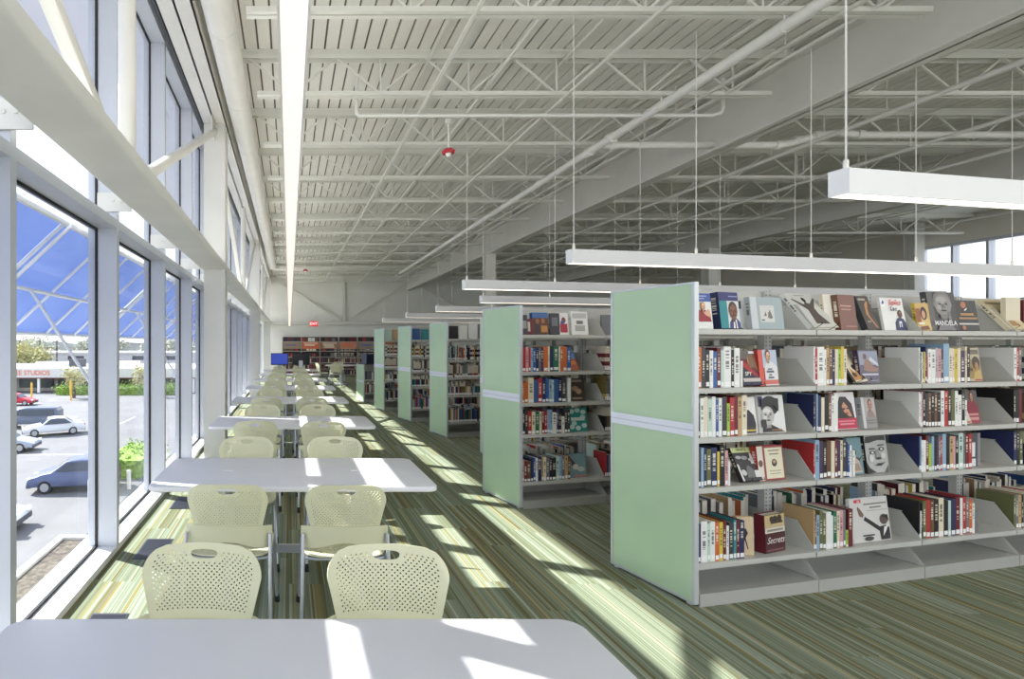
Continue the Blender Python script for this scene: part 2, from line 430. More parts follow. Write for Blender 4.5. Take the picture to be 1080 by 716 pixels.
for xs in (1.6, 3.17, 4.75, 7.4, 9.0, 10.5, 13.2, 15.5):
    b.bar((xs, JY[0], 4.385), (xs, JY[-1], 4.385), 0.03, 0.03)
    b.bar((xs, JY[0], 4.81), (xs, JY[-1], 4.81), 0.03, 0.03)
struct('joist_bridging', b, JOIST, 'thin white bridging angles running across the joists')
# ------------------------------------------------------------------ chairs and tables
def perforated(nu, nv, S, hole, slot=None, th=0.004, margin=1, rad=0.33):
    """grid of cells over u in [-1,1], t in [0,1]; staggered octagonal holes; slot=(i0,i1,j0,j1) a rounded hand slot; S maps (u,t) to a point"""
    V = []; F = []; idx = {}
    def vert(u, t):
        k = (round(u, 5), round(t, 5))
        if k not in idx: idx[k] = len(V); V.append(S(u, t))
        return idx[k]
    du, dt = 2 / nu, 1 / nv
    for i in range(nu):
        for j in range(nv):
            if slot and slot[0] <= i < slot[1] and slot[2] <= j < slot[3]: continue
            u0, t0 = -1 + i * du, j * dt
            c = [vert(u0, t0), vert(u0 + du, t0), vert(u0 + du, t0 + dt), vert(u0, t0 + dt)]
            near = slot and slot[0] - 1 <= i < slot[1] + 1 and slot[2] - 1 <= j < slot[3] + 1
            if (i + j) % 2 == 0 and margin <= i < nu - margin and margin <= j < nv - margin and not near and hole(i, j):
                uc, tc_ = u0 + du / 2, t0 + dt / 2
                h = [vert(uc + du * rad * 1.35 * math.cos(a), tc_ + dt * rad * 1.35 * math.sin(a)) for a in [PI / 4 * q for q in range(8)]]
                # corners at angles 225,315,45,135 -> octagon indices 5,7,1,3
                F.append([c[0], c[1], h[7], h[6], h[5]]); F.append([c[1], c[2], h[1], h[0], h[7]])
                F.append([c[2], c[3], h[3], h[2], h[1]]); F.append([c[3], c[0], h[5], h[4], h[3]])
            else: F.append(c)
    if slot:
        i0, i1, j0, j1 = slot
        loop = [(i, j0) for i in range(i0, i1)] + [(i1, j) for j in range(j0, j1)] + [(i, j1) for i in range(i1, i0, -1)] + [(i0, j) for j in range(j1, j0, -1)]
        uc = -1 + (i0 + i1) / 2 * du; tc_ = (j0 + j1) / 2 * dt
        outer = [vert(-1 + i * du, j * dt) for i, j in loop]; inner = []
        for i, j in loop:
            x = (i - (i0 + i1) / 2) / ((i1 - i0) / 2); y = (j - (j0 + j1) / 2) / ((j1 - j0) / 2)
            r = max(abs(x), abs(y)); n = (abs(x) ** 2.6 + abs(y) ** 2.6) ** (1 / 2.6)
            x, y = x * r / n * 0.96, y * r / n * 0.95
            if y > 0: y *= 0.45
            inner.append(vert(uc + x * (i1 - i0) / 2 * du, tc_ + y * (j1 - j0) / 2 * dt))
        n = len(loop)
        for q in range(n): F.append([outer[q], outer[(q + 1) % n], inner[(q + 1) % n], inner[q]])
    me = bpy.data.meshes.new('tmp'); me.from_pydata([tuple(v) for v in V], [], F)
    o = bpy.data.objects.new('tmp', me); COL.objects.link(o)
    md = o.modifiers.new('s', 'SOLIDIFY'); md.thickness = th; md.offset = 0
    dg = bpy.context.evaluated_depsgraph_get(); out = bpy.data.meshes.new_from_object(o.evaluated_get(dg))
    bpy.data.objects.remove(o); bpy.data.meshes.remove(me)
    bm = bmesh.new(); bm.from_mesh(out); bmesh.ops.recalc_face_normals(bm, faces=bm.faces); bm.to_mesh(out); bm.free()
    shade(out, 35)
    return out

def back_S(u, t):
    z = 0.585 + 0.245 * t
    wd = 0.176 + 0.034 * min(1, t / 0.62)
    r = 0.075
    if t > 0.66:
        q = (t - 0.66) / 0.34; wd = wd - r * (1 - math.sqrt(max(0, 1 - q * q)))
    x = u * wd
    z -= 0.012 * (x / 0.2) ** 2 * t
    y = -0.185 - 0.05 * t + 0.95 * x * x
    return (x, y, z)
def seat_S(u, t):
    v = t * 2 - 1
    n = (abs(u) ** 4 + abs(v) ** 4) ** 0.25 if (u or v) else 1
    m = max(abs(u), abs(v)); k = m / n if n else 1
    x, y = u * k * 0.222, v * k * 0.215
    z = 0.452 - 0.016 * (1 - (u * k) ** 2) * (1 - (v * k) ** 2) - 0.03 * max(0, v * k - 0.6) ** 2
    return (x, y + 0.02, z)
def band_mesh():
    nu, nt_ = 24, 5; V = []; F = []
    for i in range(nu + 1):
        u = -1 + 2 * i / nu
        for j in range(nt_ + 1):
            t = j / nt_
            x = u * 0.226
            zb = 0.487 + 0.035 * math.cos(min(1, abs(u) / 0.85) * PI / 2) ** 2; zt = 0.606 - 0.012 * abs(u) ** 6
            z = zb + (zt - zb) * t
            y = -0.190 + 0.9 * x * x + (0.02 * max(0, abs(u) - 0.85) / 0.15) - 0.008 * t
            V.append((x, y, z))
    for i in range(nu):
        for j in range(nt_):
            a = i * (nt_ + 1) + j; F.append([a, a + nt_ + 1, a + nt_ + 2, a + 1])
    me = bpy.data.meshes.new('tmp'); me.from_pydata(V, [], F)
    o = bpy.data.objects.new('tmp', me); COL.objects.link(o)
    md = o.modifiers.new('s', 'SOLIDIFY'); md.thickness = 0.007; md.offset = 0
    dg = bpy.context.evaluated_depsgraph_get(); out = bpy.data.meshes.new_from_object(o.evaluated_get(dg))
    bpy.data.objects.remove(o); bpy.data.meshes.remove(me); shade(out, 40)
    return out
def make_chair():
    root = empty('stacking_chair')
    me = perforated(43, 27, back_S, lambda i, j: True, (16, 27, 21, 26), 0.005, 3, 0.27); me.materials.append(CHAIR); ob('backrest', me, root)
    me = perforated(27, 27, seat_S, lambda i, j: True, None, 0.006, 2, 0.25); me.materials.append(CHAIR); ob('seat', me, root)
    me = band_mesh(); me.materials.append(CHAIR); ob('lumbar_band', me, root)
    for s in (-1, 1):
        for kind in (0, 1):
            b = MB(); g = MB()
            if kind == 0:
                pts = [(s * 0.232, -0.245, 0.03), (s * 0.224, -0.215, 0.30), (s * 0.219, -0.16, 0.56)]; ft = (s * 0.233, -0.247, 0)
            else:
                pts = [(s * 0.227, 0.265, 0.03), (s * 0.214, 0.195, 0.38), (s * 0.212, 0.17, 0.415), (s * 0.212, 0.12, 0.425), (s * 0.214, -0.12, 0.425), (s * 0.221, -0.2, 0.40)]
                ft = (s * 0.228, 0.269, 0)
            b.tube(pts, 0.0105, 8); lg = part('leg', b, CHROME, root, True)
            g.tube([(ft[0], ft[1], 0.0), (ft[0], ft[1], 0.012), (pts[0][0], pts[0][1], 0.05)], [0.015, 0.015, 0.0125], 8); part('glide', g, BLACK, lg, True)
    for y in (-0.13, 0.13):
        b = MB(); b.tube([(-0.212, y, 0.425), (-0.15, y, 0.415), (0.15, y, 0.415), (0.212, y, 0.425)], 0.009, 8); part('seat_rail', b, CHROME, root, True)
    return root

TW, TD, TZ = 1.655, 0.762, 0.737
def rounded(w, d, r, n=6):
    pts = []
    for cx, cy, a0 in ((w / 2 - r, d / 2 - r, 0), (-w / 2 + r, d / 2 - r, 90), (-w / 2 + r, -d / 2 + r, 180), (w / 2 - r, -d / 2 + r, 270)):
        for k in range(n + 1):
            a = math.radians(a0 + 90 * k / n); pts.append((cx + r * math.cos(a), cy + r * math.sin(a)))
    return pts
def make_table():
    root = empty('reading_table')
    b = MB(); b.prism(rounded(TW, TD, 0.06), 2, TZ - 0.03, TZ)
    o = part('tabletop', b, TABLE, root); bevel(o, 0.006, 3)
    for s in (-1, 1):
        b = MB(); x = s * 0.40
        b.bar((x, -0.05, 0.03), (x, -0.05, TZ - 0.045), 0.045, 0.06); b.bar((x, 0.05, 0.03), (x, 0.05, TZ - 0.045), 0.045, 0.02)
        b.box(x - 0.03, x + 0.03, -0.30, 0.30, 0.025, 0.055); b.box(x - 0.03, x + 0.03, -0.28, 0.28, TZ - 0.055, TZ - 0.03)
        lg = part('leg', b, CHROME, root); bevel(lg, 0.006, 1)
        for y in (-0.27, 0.27):
            b = MB(); b.tube([(x, y, 0), (x, y, 0.03)], 0.022, 10); part('foot_pad', b, BLACK, lg, True)
        b = MB(); n = 10
        b.prism([(s * 0.41 + 0.035 * math.cos(a), 0.0 + 0.03 * math.sin(a)) for a in [PI * k / n for k in range(n + 1)]], 2, TZ - 0.001, TZ + 0.003); part('grommet_flap', b, TABLE_EDGE, root)
    b = MB(); b.box(-0.40, 0.40, -0.012, 0.012, 0.22, 0.27); part('stretcher', b, CHROME, root)
    return root

T0, TP = 0.80, 2.20
chair0 = make_chair(); table0 = make_table()
used = [False, False]
def place(root, k, loc, rz, label, cat, group):
    o = root if not used[k] else copy_tree(root); used[k] = True
    o.location = loc; o.rotation_euler = (0, 0, rz); tag(o, label, cat, group); return o
for k in range(8):
    y0 = T0 + TP * k
    nm = 'nearest' if k == 0 else (ORD[k] + ' nearest') if k < 7 else 'farthest'
    place(table0, 1, (0.02 + R.uniform(-.01, .01), y0 + TD / 2, 0), 0,
          {0: 'nearest long white table at the bottom of the picture', 7: 'farthest white table, carrying the two computers'}.get(k, 'long white reading table, %s from the camera' % ORD[k]), 'table', 'white reading tables in a row')
    for s in (-1, 1):
        side = 'window-side' if s < 0 else 'aisle-side'
        if k > 0:
            place(chair0, 0, (0.005 + s * 0.298 + R.uniform(-.02, .02), y0 - 0.065 + R.uniform(-.03, .03), 0), R.uniform(-.05, .05),
                  '%s pale olive chair on the near side of the %s white table' % (side, ORD[k] if k < 7 else 'farthest'), 'chair', 'pale olive perforated chairs')
        place(chair0, 0, (0.015 + s * 0.317 + R.uniform(-.02, .02), y0 + TD + 0.11 + R.uniform(-.02, .02), 0), PI + R.uniform(-.06, .06),
              '%s pale olive chair on the far side of the %s white table' % (side, ORD[k] if k < 7 else 'farthest'), 'chair', 'pale olive perforated chairs')
# round table and chairs at the back
rt = empty('round_table', (2.0, 20.6, 0)); tag(rt, 'round white table on a disc base near the back wall bookcase', 'table')
b = MB(); n = 32; b.prism([(0.6 * math.cos(2 * PI * i / n), 0.6 * math.sin(2 * PI * i / n)) for i in range(n)], 2, 0.71, 0.74); part('tabletop', b, TABLE, rt)
b = MB(); b.tube([(0, 0, 0.02), (0, 0, 0.71)], 0.035, 12); part('pedestal', b, CHROME, rt, True)
b = MB(); b.tube([(0, 0, 0), (0, 0, 0.02)], 0.28, 24); part('base', b, CHROME, rt)
for i, (x, y, a, lb) in enumerate(((1.25, 20.3, -1.3, 'window side'), (1.75, 19.75, -0.2, 'near side'), (2.85, 20.4, 1.4, 'bookshelf side'), (2.0, 21.5, PI, 'far side'))):
    place(chair0, 0, (x, y, 0), a, 'pale olive chair at the %s of the round table' % lb, 'chair', 'pale olive perforated chairs')
# computers on the last table
yb = T0 + TP * 7
for i, (x, rot, scr, lb) in enumerate(((-0.30, 0, (40, 62, 150), 'desktop computer with a lit blue screen on the farthest table'), (0.36, PI, (18, 20, 26), 'desktop computer seen from behind, black back and silver stand'))):
    o = empty('desktop_computer', (x, yb + 0.28, TZ), rot); tag(o, lb, 'computer', 'desktop computers on the farthest table')
    b = MB(); b.box(-0.27, 0.27, -0.02, 0.02, 0.16, 0.53); q = part('housing', b, mat('dark_monitor_shell', (30, 32, 38), 0.4), o); bevel(q, 0.008, 2)
    b = MB(); b.box(-0.25, 0.25, -0.024, -0.019, 0.19, 0.51)
    part('screen', b, mat('blue_screen' if i == 0 else 'dark_screen', scr, 0.2, emit=(40, 66, 170) if i == 0 else None, estr=0.35), o)
    b = MB(); b.box(-0.06, 0.06, 0.03, 0.045, 0.0, 0.30); b.box(-0.1, 0.1, -0.12, 0.1, 0, 0.012); part('stand', b, CHROME, o)
    b = MB(); b.box(-0.2, 0.2, -0.24, -0.12, 0.0, 0.02); part('keyboard', b, SILL, o)

# ------------------------------------------------------------------ bookcases
TH = math.radians(12.3)
BAY = 0.914
DEP = 0.30
SH = [1.632, 1.282, 0.988, 0.692, 0.245]      # shelf tops
def shelf_bm(z):
    b = MB()
    b.box(0.004, BAY - 0.004, 0.0, DEP - 0.03, z - 0.006, z)
    b.box(0.004, BAY - 0.004, 0.0, 0.008, z - 0.030, z - 0.006); b.box(0.004, BAY - 0.004, DEP - 0.04, DEP - 0.03, z - 0.03, z - 0.006)
    return b
def brk_bm(z, h=0.165):
    b = MB()
    b.prism([(0.0, z - 0.022), (DEP - 0.025, z - 0.022), (DEP - 0.025, z + h), (0.11, z + h), (0.095, z + h - 0.012), (0.0, z + 0.005)], 0, -0.0015, 0.0015)
    b.tube([(0, 0.16, z + 0.05), (0, 0.21, z + 0.05), (0, 0.21, z + 0.12), (0, 0.17, z + 0.12), (0, 0.16, z + 0.05)], 0.0025, 5)
    b.bar((0, 0.098, z + h), (0, DEP - 0.03, z + h), 0.006, 0.006)
    return b
SHM = {}
def mesh_for(key, fn, m):
    if key not in SHM: SHM[key] = fn().mesh(key[0], m)
    return SHM[key]
SLOT = bpy.data.materials.new('slotted_upright_enamel'); SLOT.use_nodes = True
_nt = SLOT.node_tree; _b = _nt.nodes['Principled BSDF']; _g = _nt.nodes.new('ShaderNodeTexCoord'); _s = _nt.nodes.new('ShaderNodeSeparateXYZ'); _nt.links.new(_g.outputs['Object'], _s.inputs[0])
_z = mathn(_nt, 'LESS_THAN', mathn(_nt, 'FRACT', mathn(_nt, 'MULTIPLY', _s.outputs[2], 38.0)), 0.5)
_x = mathn(_nt, 'LESS_THAN', mathn(_nt, 'ABSOLUTE', mathn(_nt, 'SUBTRACT', mathn(_nt, 'ABSOLUTE', _s.outputs[0]), 0.016)), 0.004)
_c = ramp(_nt, mathn(_nt, 'MULTIPLY', _z, _x), [(0, (186, 187, 182)), (1, (62, 64, 66))]); _nt.links.new(_c, _b.inputs['Base Color']); _b.inputs['Roughness'].default_value = 0.4

def bookcase(name, loc, bays, label, shelves=SH, H=1.91, group='double-sided bookcases', rear=True):
    root = empty(name, (loc[0], loc[1], 0), TH); tag(root, label, 'bookcase', group)
    W2 = 2 * DEP
    b = MB(); b.box(-0.030, -0.0, -0.006, 0.012, 0.015, H); b.box(-0.030, 0.0, W2 - 0.012, W2 + 0.006, 0.015, H)
    b.box(-0.030, 0.0, 0.012, W2 - 0.012, 0.015, 0.028); b.box(-0.030, 0.0, 0.012, W2 - 0.012, H - 0.012, H)
    b.box(-0.024, 0, 0.02, 0.05, 0.0, 0.02); b.box(-0.024, 0, W2 - 0.05, W2 - 0.02, 0, 0.02); b.box(-0.004, 0.0, 0.012, W2 - 0.012, 0.028, H - 0.012)
    ep = part('end_panel', b, PANEL_FRAME, root)
    b = MB(); b.box(-0.027, -0.006, 0.012, W2 - 0.012, 0.028, H * 0.523); part('lower_glass', b, GREEN_GLASS, ep)
    b = MB(); b.box(-0.027, -0.006, 0.012, W2 - 0.012, H * 0.562, H - 0.012); part('upper_glass', b, GREEN_GLASS, ep)
    b = MB(); b.box(-0.032, -0.004, 0.0, W2, H * 0.523, H * 0.562); b.box(-0.034, -0.032, 0, W2, H * 0.541, H * 0.544, 1); part('middle_band', b, [BAND, ALU], ep)
    for k in range(bays + 1):
        x = k * BAY if k else 0.03
        me = mesh_for(('upright', H), lambda: MB().box(-0.03, 0.03, -0.022, 0.022, 0.0, H - 0.01), SLOT)
        ob('upright', me, root, (x, DEP, 0))
    for k in range(bays):
        x = k * BAY
        for side in ((0, 1) if rear else (0,)):
            def put(nm, me, dx=0.0):
                if side == 0: return ob(nm, me, root, (x + dx, 0, 0))
                return ob(nm, me, root, (x + BAY - dx, W2, 0), PI)
            for z in shelves: put('shelf', mesh_for(('shelf', z), lambda: shelf_bm(z), SHELF))
            def basebm():
                q = MB(); q.box(0.003, BAY - 0.003, -0.012, DEP - 0.03, 0.068, 0.075); q.box(0.003, BAY - 0.003, -0.012, -0.004, 0.0, 0.068); q.box(0.003, BAY - 0.003, DEP - 0.04, DEP - 0.03, 0.0, 0.17); return q
            put('base_shelf', mesh_for(('base_shelf', 0), basebm, BASE))
            for z in shelves:
                put('shelf_bracket', mesh_for(('shelf_bracket', z), lambda: brk_bm(z), SHELF), BAY - 0.006)
            def bb():
                q = MB(); zt = shelves[-1] - 0.03
                q.prism([(-0.006, 0.078), (DEP - 0.03, 0.078), (DEP - 0.03, zt), (0.10, zt)], 0, -0.0015, 0.0015); return q
            put('base_bracket', mesh_for(('base_bracket', shelves[-1]), bb, SHELF), BAY - 0.006)
            put('base_bracket', mesh_for(('base_bracket', shelves[-1]), bb, SHELF), 0.010)
        def tb(): return MB().box(0.03, BAY - 0.03, DEP - 0.004, DEP + 0.004, shelves[0] + 0.0, H - 0.015)
        ob('back_panel', mesh_for(('back_panel', H), tb, SHELF), root, (x, 0, 0))
    return root
ROWS = [('tall', (2.404, 3.124), 5, 'front double-sided bookcase with the largest green glass end panel'),
        ('tall', (2.185, 4.975), 8, 'second bookcase from the camera, its green end panel standing beside the front one'),
        ('tall', (2.87, 6.96), 6, 'third bookcase, only a sliver of its green end panel showing behind the second'),
        ('tall', (2.63, 8.77), 3, 'fourth bookcase, narrow green end panel beyond the hidden third one'),
        ('tall', (2.44, 10.56), 3, 'fifth bookcase, green end panel two before the low one'),
        ('tall', (2.226, 12.34), 3, 'farthest of the tall bookcases with green end panels'),
        ('low', (2.02, 14.16), 3, 'waist-high bookcase with a short green end panel beyond the tall ones')]
CASES = []
for kind, loc, n, lb in ROWS:
    if kind == 'tall': CASES.append(bookcase('bookcase', loc, n, lb))
    else: CASES.append(bookcase('bookcase', loc, n, lb, [0.60, 0.245], 1.0))
    CASES[-1]['n'] = n

# ------------------------------------------------------------------ books
PAL = {'w': ('white', (230, 230, 224)), 'c': ('cream', (226, 214, 182)), 'k': ('black', (34, 33, 36)), 'n': ('navy', (36, 44, 92)), 'b': ('blue', (48, 92, 160)),
       'l': ('pale blue', (136, 172, 200)), 'r': ('red', (188, 44, 46)), 'd': ('maroon', (112, 32, 42)), 'g': ('green', (34, 112, 78)), 'o': ('orange', (212, 104, 44)),
       'y': ('yellow', (222, 192, 62)), 't': ('teal', (44, 142, 146)), 'p': ('plum', (72, 48, 84)), 'm': ('pink', (214, 156, 160)), 'e': ('grey', (116, 118, 122)),
       'h': ('brown', (112, 74, 48)), 'a': ('tan', (196, 160, 108)), 'v': ('olive', (104, 108, 62)), 'f': ('lime', (166, 200, 62)), 'i': ('mint', (188, 214, 200)),
       's': ('silver', (178, 182, 184)), 'q': ('charcoal', (62, 62, 66))}
def soften(c): m = sum(c) / 3; return tuple(v * .86 + m * .14 for v in c)
BMAT = {k: book_mat(v[0].replace(' ', '_'), soften(v[1])) for k, v in PAL.items()}
def cover_unit():
    b = MB(); t = 0.09
    b.box(0, t, 0, 1, 0, 1); b.box(1 - t, 1, 0, 1, 0, 1); b.box(t, 1 - t, 0, 0.02, 0, 1)
    return b
def pages_unit(): return MB().box(0.09, 0.91, 0.02, 0.985, 0.015, 0.975)
COVER = {k: cover_unit().mesh('book_cover', m) for k, m in BMAT.items()}
PAGEM = pages_unit().mesh('pages', PAGES)
STICK = MB().box(0.12, 0.90, -0.006, 0.0, 0.035, 0.145).mesh('spine_label', STICKER)
COUNT = {'n': 0}
def add_book(x, w, z, h, d, col, case, label, group, yoff=0.02, lean=0.0, sticker=True):
    o = ob('book', COVER[col]); o.matrix_world = case.matrix_world_c @ Matrix.Translation((x, yoff, z + 0.0005)) @ Matrix.Rotation(lean, 4, 'Y') @ Matrix.Diagonal((w, d, h, 1))
    tag(o, label, 'book', group)
    p = ob('pages', PAGEM, o)
    if sticker and R.random() < 0.82: ob('spine_label', STICK, o, (0, 0, R.choice((0, 0, 0.01, 0.03))))
    COUNT['n'] += 1
    return o
class CM:  # a bookcase frame
    def __init__(s, loc): s.matrix_world_c = Matrix.Translation((loc[0], loc[1], 0)) @ Matrix.Rotation(TH, 4, 'Z'); s.loc = loc
CF = [CM(r[1]) for r in ROWS]
def s_of(u, case):
    """distance along the shelf front at which the photograph's column u falls"""
    kk = (u - 305) / 560; X0, Y0 = case.loc; dx, dy = math.cos(TH), math.sin(TH)
    return (kk * Y0 - X0) / (dx - kk * dy)
CASE_WORD = ['front bookcase', 'second bookcase', 'third bookcase', 'fourth bookcase']
SHELF_WORD = ['top shelf', 'second shelf', 'middle shelf', 'fourth shelf', 'lowest shelf']
BAY_WORD = ['first bay', 'second bay', 'third bay', 'fourth bay']
def spines(case_i, bay, sh, u0, sc_, spec, hbase=None):
    cs = CF[case_i]; n = 0; prev = 0; toks = spec.split()
    z = SH[sh]
    for q in toks:
        col = q[0]; a, b_ = q[1:].split('-'); short = 1.0
        if '*' in b_: b_, f = b_.split('*'); short = float(f)
        xa, xb = s_of(u0 + float(a) / sc_, cs), s_of(u0 + float(b_) / sc_, cs)
        xa = max(xa, bay * BAY + 0.006, prev); xb = max(xb, xa + 0.012); prev = xb
        n += 1
        hh = ((hbase or 0.238) + R.uniform(-0.014, 0.008)) * short
        lb = '%s book, %s from green panel side, %s, %s of %s' % (PAL[col][0], ORD[n - 1], SHELF_WORD[sh], BAY_WORD[bay], CASE_WORD[case_i])
        add_book(xa + 0.0008, max(0.008, xb - xa - 0.0016), z, hh, R.uniform(0.15, 0.185), col, cs, lb, 'books upright on the %s of the %s' % (SHELF_WORD[sh], CASE_WORD[case_i]))
    return n
E1, E2 = 8.3077, 9.0
spines(0, 0, 1, 732, E1, 'o42-95 q95-130 k130-165 w165-198*.94 b198-232*.93 d232-265 i265-290 w290-355 k355-382 w382-432 w440-458*.7')
spines(0, 0, 2, 732, E1, 'k42-82*.88 w82-118 c118-150 i150-188 w188-220 b220-245*.92 w245-275 q275-318 f318-345*.82 r345-385*1.02 d385-415 a415-450 c450-495')
spines(0, 0, 3, 732, E1, 'k42-65 q65-90 l90-115*.97 n115-140 v140-180 n180-232 y232-255*.84 k255-300 m300-328*.86 w330-348*.66')
spines(0, 0, 4, 732, 7.954, 'n42-85 w85-140*1.03 i140-165 w165-205 o205-240 y240-272 d272-300 w300-322*.92 q322-360 t360-385 d385-412 n412-452', 0.232)
spines(0, 1, 1, 852, E1, 'w44-52*1.03 r52-118 w118-178 w178-196 a196-222 h222-250 n250-272 c272-300 f300-325 y325-348 c348-375')
spines(0, 1, 2, 852, E1, 'n58-76 q76-92 l92-115 n115-150 c152-180*.9 k180-215 h215-240 w240-265*.97 w265-298')
spines(0, 1, 3, 852, E1, 'r60-92 l92-135 p135-168 k168-200*.95 h200-238 c238-270 d270-295 p295-320 c320-340 q340-372 n372-386*.97 b386-402*.9 w402-420*.9 w430-448*.72')
spines(0, 1, 4, 852, 7.954, 'a60-75*1.05 h75-102 l102-130*.95 v130-158 v158-185 w185-230 w230-246*.93 g246-276 c276-300 m300-330 e330-350 f350-372*.45 d372-410', 0.236)
spines(0, 2, 1, 960, E2, 'w62-70 k70-90*.9 w90-115*.9 v115-130*.88 y130-160*.9 n160-180*1 r180-205*.85 w205-240 w240-280 s280-300 m300-335 q335-355 l355-410*1.1 c410-440 c440-460 y460-490*.98 c490-520 p520-560*.95 c562-580 k580-608')
spines(0, 2, 2, 960, E2, 'w75-100 w100-120 m120-160 k160-185 q185-212 h212-240 k240-270 h270-298 k298-330 w330-365 r365-400 k400-430 v430-465 w465-495 w495-530*.92 k530-560 w560-580*.75')
spines(0, 2, 3, 960, E2, 'n82-125 l125-140 w140-165*.9 w165-190*.9 d190-215 f215-245*.8 l245-267 k267-290 p290-310 e310-328 r328-345 l345-382 k382-415 a415-450 m450-470 k470-500 i500-545 e545-563 d563-595 r595-628')
spines(0, 2, 4, 960, 8.425, 'k76-100 w100-116*.75 k116-140 v140-180 r180-215 h215-250 k250-290 c290-335*1.05 k335-375 i375-400 n400-440 d440-480 w480-505*1.02 r505-535 e535-560 o560-590 w590-612*.8 e614-640*.6', 0.25)
spines(1, 0, 1, 500, 5.97, 'r312-335 m335-352 r352-366 l366-380 b380-398 n398-416 e416-430 p430-446 o446-475 c475-486 n486-508 g508-543 w543-552 o552-570 o570-594 b594-620', 0.235)
spines(1, 0, 2, 500, 5.97, 'o308-326*.85 o326-350*.9 c350-385*1.03 b385-412 r412-438 n438-460*.95 b460-480 l480-500 i500-512 b512-540 n540-562 q562-590 w600-620', 0.225)
spines(1, 0, 3, 500, 5.97, 'k312-330 q330-348 r348-372 c372-395 g395-420 c420-436 d436-452 r452-470 l470-486 l486-502 w502-530*.9 p530-542 k542-560 w560-580*.7 q580-596 q596-614', 0.225)
spines(1, 0, 4, 500, 5.97, 'm312-325*.95 d325-342*.9 h342-366*.9 n366-382 b382-396 w396-412 n412-434 a434-446 c446-464 e464-484 k484-500 k500-526 i526-546 l546-562 e562-580 a582-600 h600-616', 0.225)
# a few at the start of the fourth bay of the front bookcase
for sh in range(1, 5):
    x = 3 * BAY + 0.012
    for n, col in enumerate(['wre', 'kkd', 'nkv', 'veak'][sh - 1]):
        wd = R.uniform(0.022, 0.034)
        add_book(x, wd - 0.001, SH[sh], 0.236, 0.18, col, CF[0], '%s book, %s from green panel side, %s, fourth bay of front bookcase' % (PAL[col][0], ORD[n], SHELF_WORD[sh]), 'books upright on the %s of the front bookcase' % SHELF_WORD[sh])
        x += wd

# covers facing out, with their pictures
def pm(c): return mat('print_%d_%d_%d' % c, c, 0.45)
def pic(items, w, h):
    """flat printed shapes of a cover: each item (kind, args.., colour) in 0..1 of the cover; later items lie on earlier ones"""
    b = MB(); cols = []; y = 0.0
    for it in items:
        c = it[-1]
        if c not in cols: cols.append(c)
        mi = cols.index(c); y -= 0.00035
        if it[0] == 'r':
            x0, x1, z0, z1 = it[1:5]; pts = [(x0, z0), (x1, z0), (x1, z1), (x0, z1)]
        elif it[0] == 'e':
            cx, cz, rx, rz = it[1:5]; pts = [(cx + rx * math.cos(a), cz + rz * math.sin(a)) for a in [2 * PI * k / 18 for k in range(18)]]
        else: pts = it[1]
        pts = [(min(0.995, max(0.005, p)), min(0.995, max(0.005, q))) for p, q in pts]
        b.add([((p - 0.5) * w, y, q * h) for p, q in pts], [tuple(range(len(pts)))], mi)
    return b, [pm(c) for c in cols]
def face(cx, cz, r, skin, hair, dark, wide=0.8, k=1.0, cap=True, light=None):
    """a portrait: hair behind, head, ears, brows, eyes, nose, mouth, neck"""
    rx = r * wide; L = light or tuple(min(255, int(v * 1.18)) for v in skin)
    it = [('r', cx - rx * .42, cx + rx * .42, cz - r * 1.35, cz - r * .5, tuple(int(v * .82) for v in skin))]
    if cap: it.append(('e', cx, cz + r * .2, rx * 1.1, r * 1.0, hair))
    it += [('e', cx - rx * .98, cz - r * .05, rx * .12, r * .2, skin), ('e', cx + rx * .98, cz - r * .05, rx * .12, r * .2, skin),
           ('e', cx, cz - r * .08, rx, r * .95, skin), ('e', cx - rx * .15, cz + r * .35, rx * .6, r * .32, L), ('e', cx - rx * .45, cz - r * .25, rx * .3, r * .25, L)]
    for s in (-1, 1):
        it += [('r', cx + s * rx * .38 - rx * .22, cx + s * rx * .38 + rx * .22, cz + r * .12, cz + r * .19, hair), ('e', cx + s * rx * .38, cz + r * .0, rx * .17, r * .07, dark)]
    it += [('p', [(cx - rx * .1, cz), (cx + rx * .1, cz), (cx + rx * .2, cz - r * .32), (cx - rx * .2, cz - r * .32)], tuple(int(v * .78) for v in skin)),
           ('e', cx, cz - r * .55, rx * .34, r * .07, dark)]
    return it
def bust(cx, zt, wd, col): return [('p', [(cx - wd, 0), (cx - wd * .95, zt * .55), (cx - wd * .55, zt * .85), (cx - wd * .2, zt), (cx + wd * .2, zt), (cx + wd * .55, zt * .85), (cx + wd * .95, zt * .55), (cx + wd, 0)], col)]
def text_mesh(s, size, bold=False, shear=0.0):
    c = bpy.data.curves.new('t', 'FONT'); c.body = s; c.size = size; c.align_x = 'CENTER'; c.align_y = 'CENTER'; c.resolution_u = 3; c.shear = shear
    if bold: c.offset = size * 0.008
    o = bpy.data.objects.new('t', c); COL.objects.link(o); bpy.context.view_layer.update()
    me = bpy.data.meshes.new_from_object(o.evaluated_get(bpy.context.evaluated_depsgraph_get()))
    bpy.data.objects.remove(o); bpy.data.curves.remove(c)
    return me
RX90 = Matrix.Rotation(PI / 2, 4, 'X')
